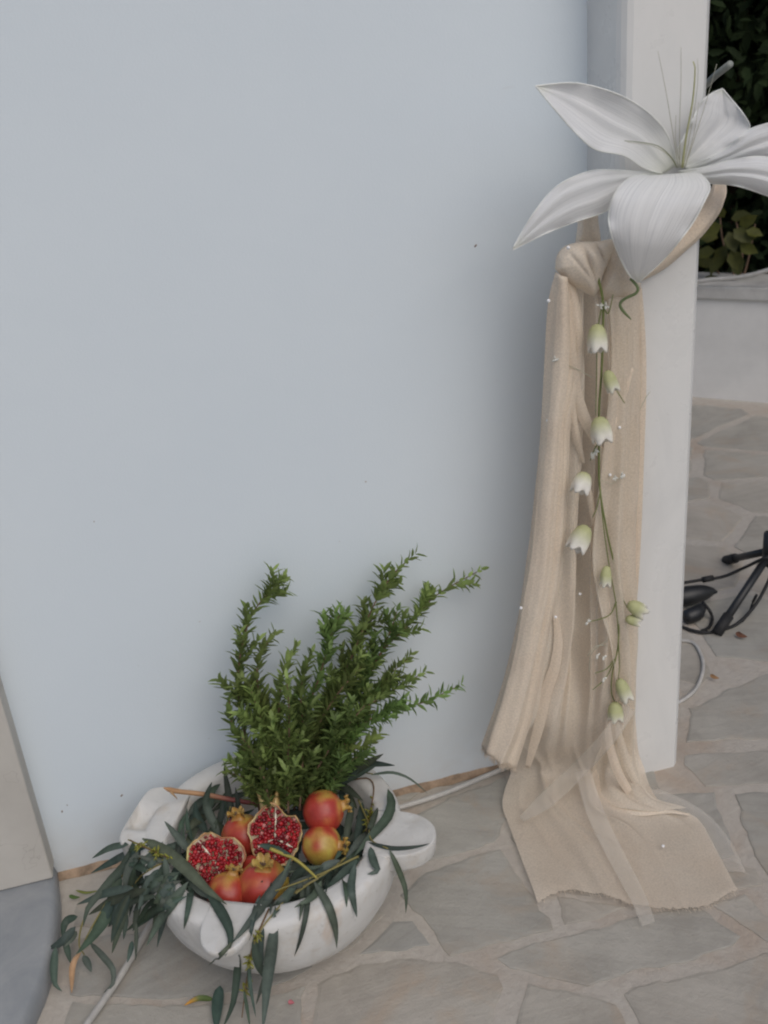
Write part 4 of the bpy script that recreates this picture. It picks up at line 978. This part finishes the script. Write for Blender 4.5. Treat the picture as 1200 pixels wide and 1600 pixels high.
def foldB(u, v):
    hang = 1-sm(.60, .74, v)
    a = 0
    for (tr_, w_, amp) in (([(0, .30), (.3, .30), (.5, .40), (.62, .46), (.8, .42)], .050, -.024), ([(.3, .30), (.45, .33), (.6, .40)], .030, -.012), ([(0, .16), (.3, .10), (.5, .2), (.8, .2)], .05, .010), ([(0, .62), (.4, .60), (.6, .66), (.8, .60)], .07, .011),
                           ([(0, .8), (.5, .8), (.7, .78)], .045, -.009), ([(0, .92), (.6, .93), (.75, .9)], .04, .007), ([(0, .46), (.3, .48), (.55, .56)], .03, -.006), ([(.3, .30), (.6, .30), (.75, .28)], .022, -.008)):
        x = interp(tr_, v)
        a += amp*math.exp(-((u-x)/w_)**2)
    a *= 1.5*hang*(0.75+.25*sm(0, .2, v))
    fl = sm(.64, .80, v)
    # soft ridges of the part on the ground
    a += fl*(.010*math.exp(-((u-(.55+.35*(v-.7)))/.05)**2)*(1-sm(.86, .98, v)) + .007*math.exp(-((u-.22-.5*(v-.72))/.045)**2) + .005*max(0, mnoise.noise(V((u*3, v*16, 4))))+.010*math.exp(-((v-.735)/.028)**2)*sm(.45, .62, u))
    for (tr_, w_, amp, fl_) in (([(0, .50), (.2, .54), (.4, .62), (.58, .60)], .016, .009, 0), ([(0, .70), (.25, .74), (.5, .70), (.6, .74)], .014, .007, 0), ([(0, .86), (.3, .84), (.6, .88)], .013, .006, 0), ([(.1, .22), (.35, .18), (.58, .22)], .015, .007, 0), ([(0, .38), (.3, .40), (.6, .52)], .012, .006, 0),
                           ([(.66, .02), (.76, .20), (.84, .36), (.93, .58)], .018, .010, 1), ([(.68, .42), (.80, .56), (.90, .66), (1, .70)], .016, .008, 1), ([(.72, .80), (.80, .86), (.90, .92)], .018, .008, 1), ([(.70, .22), (.80, .32), (.97, .40)], .014, .006, 1), ([(.80, .10), (.90, .16), (.99, .24)], .016, .006, 1)):
        x = interp(tr_, v); e_ = math.sqrt((u-x)**2+.00003); lo, hi = tr_[0][0], tr_[-1][0]
        a += amp*(1 if fl_ else 1.9)*math.exp(-e_/w_)*(sm(lo-.04, lo+.06, v)*(1-sm(hi-.05, hi+.05, v)))
    a += .003*mnoise.noise(V((u*5, v*14, 1)))*(1-.5*fl)+.0006*mnoise.noise(V((u*18, v*50, 2)))
    return a
g = displace(g, foldB)
for row in g:
    for p in row:
        if p.z < .0125: p.z = .0125+.0*p.z
# frayed hem
for j in range(len(g[-1])):
    g[-1][j] = g[-1][j]+V((random.uniform(-.002, .002), random.uniform(-.003, .003), 0))
b = MB(); b.grid(g); b.build('back_panel', M['train'], DR)
# frayed threads along the hem
def fringe(edge, d0, n, L):
    b = MB(); rs = random.Random(5)
    for k in range(n):
        i = rs.randrange(len(edge)-1); p = edge[i].lerp(edge[i+1], rs.random()); d = (d0+rdir(rs)*.45)
        p2 = p+d*L*rs.uniform(.4, 1.2); p2.z = max(.011, p2.z); b.tube([p, p2], .00035, 3)
    return b
fringe(g[-1], V((0.05, -1, 0)), 200, .007).build('fringe', M['cloth'], DR, stuff=True)

# front tail hanging left of the pillar
rows = []
LA = [(868,425),(857,475),(851,560),(847,640),(841,720),(832,800),(822,880),(810,960),(795,1030),(775,1100),(752,1165)]
RA = [(897,438),(908,490),(912,550),(903,615),(891,668),(888,747),(880,860),(873,925),(860,980),(846,1050),(828,1135),(806,1201)]
Lp, Rp = spline([V((x, y, 0)) for x, y in LA], 40), spline([V((x, y, 0)) for x, y in RA], 40)
for i in range(40):
    s_ = i/39; row = []
    for j in range(26):
        u = j/25; q = Lp[i].lerp(Rp[i], u)
        if i == 39: q = q+V((0, 6*math.sin(u*math.pi), 0))
        y = -.188-.010*math.sin(math.pi*u)-.012*s_+.016*sm(.8, 1, u)*0
        y += .030*(1-sm(0, .28, u))*(.4+.6*s_)              # rolls back to the wall on the left
        y += .012*sm(.90, 1.0, u)
        row.append(W(q.x, q.y, y))
    rows.append(row)
g = loft(rows, 60, 120)
def foldA(u, v):
    return .008*math.exp(-((u-.35-.1*v)/.10)**2)-.010*math.exp(-((u-.66+.06*math.sin(v*5))/.09)**2)*(1-.5*v)+.003*mnoise.noise(V((u*5, v*7, 3)))+.0006*mnoise.noise(V((u*14, v*60, 2)))+.010*math.exp(-abs(u-.45-.12*math.sin(v*3.1))/.04)*sm(.05, .3, v)+.008*math.exp(-abs(u-.16-.1*v)/.035)*sm(.2, .5, v)-.010*math.exp(-abs(u-.8+.1*v)/.05)*(1-sm(.2, .5, v))
g = displace(g, foldA)
for j in range(60): g[-1][j] = g[-1][j]+V((0, 0, random.uniform(-.003, .003)))
b = MB(); b.grid(g); b.build('front_tail', M['cloth'], DR, thick=.0014)
fringe(g[-1], V((0, -.1, -1)), 260, .010).build('fringe', M['cloth'], DR, stuff=True)

# narrow rolled pleats lying on the panels
def pleat(pp, wpx, y, mt='cloth', depth=.0028, n=40, floor=None):
    k = len(pp); P = [(W(x, q, y if not isinstance(y, (list, tuple)) else y[i]) if floor is None else G(x, q, floor)) for i, (x, q) in enumerate(pp)]
    S = spline(P, n); rows = []
    for i, p in enumerate(S):
        tg = (S[min(n-1, i+1)]-S[max(0, i-1)]).normalized(); nv = (CAM-p).normalized() if floor is None else V((0, 0, 1)); sd_ = tg.cross(nv).normalized()
        ww = wpx*mpp(p)*.5*(.06+.94*math.sin(math.pi*min(1, max(0, i/(n-1)*.94+.03)))**.5)
        e_ = depth*math.sin(math.pi*(i/(n-1)*.9+.05)); rows.append([p+sd_*ww*q+nv*(e_*math.cos(q*1.57)**2-.004*sm(.75, 1, abs(i/(n-1)*2-1))) for q in [-1, -.8, -.5, -.2, .1, .4, .7, .9, 1]])
    b = MB(); b.grid(rows); return b
pleat([(876,430),(884,500),(891,560),(900,618),(917,662),(936,698)], 22, [-.186, -.190, -.188, -.182, -.176, -.170]).build('pleat', M['cloth'], DR, thick=.001)
pleat([(892,592),(894,640),(901,684),(912,724)], 12, [-.186, -.182, -.176, -.168]).build('pleat', M['cloth'], DR, thick=.001)
pleat([(988,575),(975,615),(961,655),(951,700),(946,750),(945,800)], 13, -.172).build('pleat', M['cloth'], DR, thick=.001)
pleat([(938,694),(944,740),(948,790),(958,840),(966,890)], 12, -.174).build('pleat', M['sheer2'], DR, thick=.001)
pleat([(918,752),(924,790),(930,830)], 9, -.172).build('pleat', M['cloth'], DR, thick=.001)
pleat([(1000,450),(1003,540),(1002,620),(998,720),(995,830),(992,940)], 16, -.158).build('pleat', M['cloth'], DR, thick=.001)
pleat([(868,962),(872,1000),(867,1040),(852,1085),(843,1130),(824,1200)], 18, [-.172, -.175, -.178, -.178, -.176, -.160], depth=.0012).build('pleat', M['cloth'], DR, thick=.001)

# sheer over-layer on the right and its loops at the foot
rows = [
 [W(950,462,-.168), W(975,464,-.172), W(1000,455,-.158)],
 [W(955,560,-.168), W(978,560,-.172), W(1001,560,-.156)],
 [W(942,700,-.176), W(970,700,-.180), W(1000,690,-.160)],
 [W(924,860,-.184), W(960,860,-.190), W(994,850,-.162)],
 [W(936,950,-.192), W(966,950,-.196), W(997,930,-.164)],
 [W(952,1010,-.200), W(975,1010,-.198), W(997,1000,-.166)],
 [W(958,1100,-.206), W(978,1100,-.200), W(992,1090,-.168)],
 [G(925,1200,.075), G(965,1190,.085), G(998,1180,.075)],
 [G(932,1242,.052), G(985,1240,.055), G(1018,1240,.045)],
 [G(966,1262,.044), G(1020,1268,.040), G(1072,1262,.032)],
]
g = loft(rows, 50, 110)
g = displace(g, lambda u, v: (.007*math.sin(u*15+v*3)+.007*math.exp(-abs(u-.3-.1*math.sin(v*4))/.06)+.006*math.exp(-abs(u-.68+.1*math.sin(v*3))/.05)-.008*math.exp(-abs(u-.5-.1*v)/.05))*sm(.02, .4, v)*(1-sm(.9, 1, v))+.002*mnoise.noise(V((u*9, v*14, 3))))
b = MB(); b.grid(g); b.build('sheer_layer', M['sheer2'], DR, thick=.0008)
pleat([(950,1120),(952,1160),(963,1200),(982,1236),(1002,1264)], 14, [-.212, -.218, -.222, -.225, -.225]).build('pleat', M['cloth'], DR, thick=.001)
pleat([(962,1110),(968,1150),(982,1195),(1004,1240),(1026,1262)], 12, [-.206, -.21, -.212, -.214, -.214]).build('pleat', M['sheer2'], DR, thick=.001)
pleat([(928,1196),(930,1225),(940,1248),(965,1264),(1000,1271),(1040,1268),(1078,1270)], 12, None, depth=.006, floor=.034).build('pleat', M['cloth'], DR, thick=.001)
rows = [[G(990,1225,.012), G(1006,1226,.02), G(1016,1228,.030)], [G(1010,1262,.010), G(1042,1252,.016), G(1066,1248,.020)], [G(1050,1285,.009), G(1086,1274,.012), G(1110,1276,.015)], [G(1080,1330,.009), G(1120,1316,.011), G(1144,1318,.013)], [G(1100,1372,.009), G(1142,1362,.010), G(1166,1364,.012)]]
g = loft(rows, 20, 60); b = MB(); b.grid(g); b.build('sheer_edge', M['sheer'], DR, thick=.0006)
def strip(rows, nm, mt):
    g = loft(rows, 12, 60); b = MB(); b.grid(g); return b.build(nm, M[mt], DR, thick=.0005)
strip([[W(975,1098,-.222), W(993,1112,-.222)], [W(938,1148,-.236), W(956,1165,-.236)], [G(888,1200,.088), G(910,1215,.088)], [G(845,1240,.054), G(862,1260,.054)], [G(812,1276,.028), G(818,1284,.028)]], 'sheer_strip', 'sheer')
strip([[G(898,1204,.085), G(922,1200,.085)], [G(916,1270,.050), G(942,1262,.052)], [G(944,1330,.034), G(970,1322,.036)], [G(972,1382,.026), G(998,1376,.026)], [G(988,1412,.022), G(1012,1407,.022)], [G(1003,1448,.011), G(1024,1440,.011)]], 'sheer_strip', 'sheer')

# knot
def pillow(out, ye, yc, fn, mt='cloth', n=72, rings=22, nm='knot'):
    O = spline([V((x, y, 0)) for x, y in out+[out[0]]], n+1)[:-1]; c = sum(O, V((0, 0, 0)))/n; rows = []
    for i in range(rings+1):
        s_ = i/rings; row = []
        for j in range(n):
            q = c.lerp(O[j], s_); k = math.sqrt(max(0, 1-s_**2.4))
            row.append(W(q.x, q.y, ye+(yc-ye)*k-fn(q.x, q.y)*k))
        rows.append(row)
    rows.append([W(O[j].x+(c.x-O[j].x)*.1, O[j].y+(c.y-O[j].y)*.1, ye+.025) for j in range(n)])
    b = MB(); b.grid(rows, None, True); return b.build(nm, M[mt], DR)
def knot_f(x, y):
    s_ = (x-900)*.55+(y-410)*.84; q = (x-915)*.9-(y-410)*.42
    return .003*math.sin(q*.10+.6)+.010*math.exp(-((q-17)/7)**2)-.016*math.exp(-abs(q-27)/2.6)-.008*math.exp(-abs(q-6+.1*s_)/2.2)-.004*math.exp(-abs(q+12-.25*s_)/2.5)+.0015*mnoise.noise(V((x*.05, y*.05, 1)))
pillow([(867,420),(870,400),(882,385),(905,378),(935,377),(957,374),(960,388),(952,408),(942,430),(936,450),(928,462),(905,452),(885,440)], -.170, -.215, knot_f)
pillow([(950,384),(966,384),(982,404),(994,430),(1002,448),(990,462),(968,466),(950,468),(936,462),(940,438),(948,410)], -.158, -.190, lambda x, y: .004*math.sin((x+y*.4)*.14)+.0025*mnoise.noise(V((x*.07, y*.07, 4))))
pillow([(905,300),(932,302),(935,345),(938,382),(918,392),(900,386),(903,345)], -.130, -.158, lambda x, y: .007*math.sin((x-903)*.22), nm='strap')
rows = [[W(955,395,-.165), W(962,420,-.172), W(968,452,-.165)], [W(1015,370,-.150), W(1020,400,-.158), W(1030,428,-.150)], [W(1062,345,-.148), W(1068,370,-.156), W(1076,392,-.148)], [W(1088,322,-.146), W(1097,342,-.154), W(1106,362,-.145)],
        [W(1106,300,-.125), W(1118,315,-.128), W(1128,330,-.118)], [W(1114,280,-.06), W(1126,290,-.06), W(1136,300,-.055)], [W(1112,255,.02), W(1122,262,.02), W(1130,268,.02)]]
g = loft(rows, 18, 50); g = displace(g, lambda u, v: .005*math.sin(u*10+v*3)+.002*mnoise.noise(V((u*5, v*8, 2)))); b = MB(); b.grid(g); b.build('strap', M['cloth'], DR, thick=.002)
# pearl beads sewn to the cloth
def bead(p, r):
    b = MB(); b.lathe([(0, -r), (r*.7, -r*.7), (r, 0), (r*.7, r*.7), (0, r)], p, V((0, 0, 1)), 10); b.build('bead', M['pearl'], DR)
for x, y, d in [(857,470,-.196),(888,387,-.205),(856,657,-.195),(857,832,-.205),(906,928,-.166),(814,950,-.203),(868,964,-.192),(924,550,-.182),(974,743,-.182),(953,742,-.182),(968,668,-.178)]:
    bead(W(x, y, d), .0032)
bead(G(1036, 1322, .030), .0034)

# ------------------------------------------------------------------ lily
t = thing('fabric_lily', 'large white artificial lily fixed to the pillar above the knot', 'flower', tuple(W(1050, 270, -.14)))
def petal(Lp, Rp, ys, bulge, rib=.004, n=46, k=26, lateral=(0, 0), crinkle=.0016, seed=0):
    Ls, Rs = spline([V((x, y, 0)) for x, y in Lp], n), spline([V((x, y, 0)) for x, y in Rp], n); rows = []; cols = []; YS = spline([V((j, v_, 0)) for j, v_ in enumerate(ys)], n)
    for i in range(n):
        s_ = i/(n-1); row = []
        yy = YS[i].y
        for j in range(k):
            u = j/(k-1); q = Ls[i].lerp(Rs[i], u); env = math.sin(math.pi*min(1, s_*.97+.02))
            d = bulge*env*(1-(2*u-1)**2)-rib*env*math.exp(-((u-.5)/.09)**2)+env*(lateral[0]*(1-u)+lateral[1]*u)
            d += crinkle*env*mnoise.noise(V((u*9, s_*2.2, seed)))+.0005*env*math.sin(u*70+seed+s_*2)
            d += .0045*env*(abs(2*u-1)**6)*math.sin(s_*23+seed+2*mnoise.noise(V((s_*4, seed, u))))
            row.append(W(q.x, q.y, yy-d)); e = (abs(2*u-1)**8)
            cols.append(lerp3((1, 1, 1), (.93, .94, .82), .65*math.exp(-s_*7)+.55*sm(.86, 1, s_)))
        rows.append(row)
    b = MB(); b.grid(rows, cols); o = b.build('petal', M['petal'], t, thick=.0004)
    # wire sewn round the edge
    b = MB(); b.tube([r[0] for r in rows]+[r[-1] for r in rows[::-1]], .0012, 5, col=(.8, .81, .78)); e = b.build('edge_wire', M['vcol'], o)
    return o
petal([(1036,272),(1005,262),(975,243),(930,233),(900,208),(868,172),(837,135)], [(1058,258),(1050,228),(1036,200),(1008,172),(962,146),(900,130),(837,134)], [-.155, -.19, -.22, -.235, -.24], -.022, -.006, seed=1, lateral=(.02, -.006))
petal([(1036,280),(1005,285),(968,312),(942,332),(900,346),(850,366),(802,390)], [(1036,266),(1000,268),(960,266),(920,268),(872,290),(836,330),(801,388)], [-.155, -.19, -.215, -.225, -.225], .012, .005, seed=2, lateral=(-.012, .004))
petal([(1046,250),(1062,226),(1078,195),(1096,160),(1112,146),(1128,139)], [(1078,268),(1108,250),(1142,226),(1170,203),(1164,182),(1130,140)], [-.150, -.17, -.175, -.17, -.155], -.016, .006, seed=3)
petal([(1070,262),(1100,250),(1136,232),(1170,203),(1210,190),(1262,172)], [(1074,276),(1120,262),(1165,250),(1205,245),(1240,225),(1264,174)], [-.150, -.18, -.20, -.21, -.21], .010, .005, seed=4)
petal([(1060,268),(1100,262),(1145,250),(1200,246),(1255,272),(1300,322)], [(1066,282),(1104,286),(1150,290),(1200,306),(1250,326),(1300,324)], [-.155, -.195, -.22, -.235, -.235], .014, .004, seed=5)
petal([(1030,276),(990,276),(964,298),(951,335),(958,375),(980,425),(997,441)], [(1066,272),(1090,270),(1109,290),(1102,312),(1080,352),(1040,402),(998,441)], [-.158, -.225, -.255, -.265, -.262, -.245, -.225], .020, .004, seed=6, lateral=(-.004, -.004))
def hair(pts, r, col, nm='stamen'):
    b = MB(); b.tube(spline(pts, 16), [r*(1-.5*i/15) for i in range(16)], 5, col=col); return b.build(nm, M['vcol'], t)
hair([W(1066,262,-.17), W(1072,215,-.185), W(1082,160,-.19), W(1086,110,-.19), W(1083,96,-.19)], .0021, (.42, .42, .22), 'pistil')
for pp in ([(1060,262),(1050,200),(1040,140),(1028,80)], [(1062,262),(1062,190),(1064,130),(1064,74)], [(1068,262),(1082,190),(1090,130),(1090,92)], [(1070,262),(1092,195),(1106,150),(1120,100)], [(1058,262),(1046,244),(1020,228),(980,222)], [(1064,262),(1056,222),(1056,180)], [(1070,262),(1084,210),(1092,160)]):
    hair([W(x, y, -.17-.02*i/3-(.03 if x < 1000 else 0)) for i, (x, y) in enumerate(pp)], .00075, (.45, .44, .36))
hair([W(1058,262,-.17), W(1048,245,-.20), W(1028,228,-.225), W(998,222,-.232), W(976,220,-.235)], .001, (.20, .21, .10))
# bent green stem of the lily under the front petal
b = MB(); b.tube(spline([W(985,435,-.215), W(996,448,-.222), W(994,458,-.222), W(978,466,-.212), W(969,474,-.208), W(972,484,-.208), W(986,499,-.205)], 26), [.0025]*20+[.0024, .0022, .002, .0018, .0014, .0009], 7, col=(.15, .20, .085))
b.build('stem', M['vcol'], t)

# ------------------------------------------------------------------ hanging garland of bells
t = thing('bell_garland', 'thin green garland of pale bell flowers hanging down the drape', 'garland', tuple(W(940, 440, -.2)))
GS = [(934,432),(942,470),(942,520),(940,580),(936,640),(936,700),(937,760),(948,830),(959,880),(964,930),(967,985),(964,1020),(957,1050),(955,1080),(960,1096)]
GY = lambda y: -.196-.012*sm(900, 1100, y)
S = spline([W(x, y, GY(y)) for x, y in GS], 90)
b = MB(); b.tube(S, [.0022-.000012*i for i in range(90)], 7, col=(.155, .19, .055)); b.build('stem', M['vcol'], t)
for pp in ([(942,470),(934,520),(932,600),(931,650)], [(948,585),(956,600),(966,614),(976,630)], [(940,470),(950,490),(958,460)], [(937,760),(944,830),(953,890),(962,940),(966,990)], [(966,925),(975,940),(980,950)], [(963,940),(955,958),(942,966),(918,972)], [(960,1030),(948,1045),(930,1052)], [(959,1035),(946,1060),(926,1078)], [(966,1000),(968,1040),(966,1060)], [(936,690),(928,704),(922,720)], [(938,770),(932,795),(926,808)]):
    q = spline([W(x, y, GY(y)-.003) for x, y in pp], 14); b = MB(); b.tube(q, [.0013-.00004*i for i in range(14)], 6, col=(.17, .20, .065)); b.build('twig', M['vcol'], t)
def bell(x, y, wpx, hpx, tilt, green=.5, dy=0):
    c = W(x, y-hpx*.5, GY(y)-.012+dy); k = mpp(c); r, h = wpx*.5*k, hpx*k
    ax = V((math.sin(R(tilt)), -.25, -math.cos(R(tilt)))).normalized()
    GR, WH = (.50, .51, .26), (.90, .87, .80)
    def md(rr, zz, ph): return rr*(1+.13*math.cos(ph*4)*sm(.4, 1, zz/h)), zz+(.10*h*math.cos(ph*4) if zz > h*.9 else 0)
    b = MB(); b.lathe([(.02*r, 0), (.45*r, .04*h), (.78*r, .2*h), (.96*r, .45*h), (1.0*r, .7*h), (.92*r, .92*h), (.84*r, 1.0*h), (.80*r, .92*h), (.82*r, .6*h), (.5*r, .2*h), (0, .1*h)], c, ax, 28, md,
        lambda s_, ph: lerp3(GR, WH, sm(green-.3, green+.22, s_*1.6)))
    o = b.build('bell_flower', M['bell'], t)
    b = MB()
    for q in range(4):
        a = ax.orthogonal().normalized(); th = q*math.pi/2+.6; out = a*math.cos(th)+ax.cross(a)*math.sin(th)
        leafcard(b, c-ax*h*.02, (ax*.8+out*.75), out, h*.42, r*.45, (.20, .25, .07), .2)
    b.build('sepal', M['bell'], o)
for a in ((933,527,31,42,-6,.6), (948,596,22,34,14,.75), (936,671,33,40,2,.55), (915,754,30,33,-28,.45), (917,842,33,42,-38,.6), (948,900,18,32,-12,.75), (982,958,24,30,52,.75), (978,978,18,22,74,.75), (967,1080,22,38,16,.7), (961,1112,24,30,-4,.75)): bell(*a)
for (x, y) in ((925,548),(878,566),(868,562),(960,746),(972,742),(930,706),(924,712),(937,478),(946,478),(918,972),(934,1025),(944,1028),(944,1062)):
    rs = random.Random(x); b = MB(); p = W(x, y, GY(y)-.004)
    for q in range(5):
        d = rdir(rs); d.y = -abs(d.y); b.tube([p, p+d*.0035, p+d*.0075], [.0008, .0021, .0006], 6, col=(.74, .74, .68))
    b.build('bud_cluster', M['bell'], t)
for pp in ([(925,590),(900,576),(868,564)], [(940,750),(956,756),(972,744)], [(1000,640),(1010,620),(1016,612)], [(950,1000),(925,1020),(920,1050)], [(948,1008),(930,1010),(918,1025)]):
    b = MB(); b.tube(spline([W(x, y, GY(y)+.004) for x, y in pp], 12), .0006, 5, col=(.42, .42, .32)); b.build('tendril', M['vcol'], t)
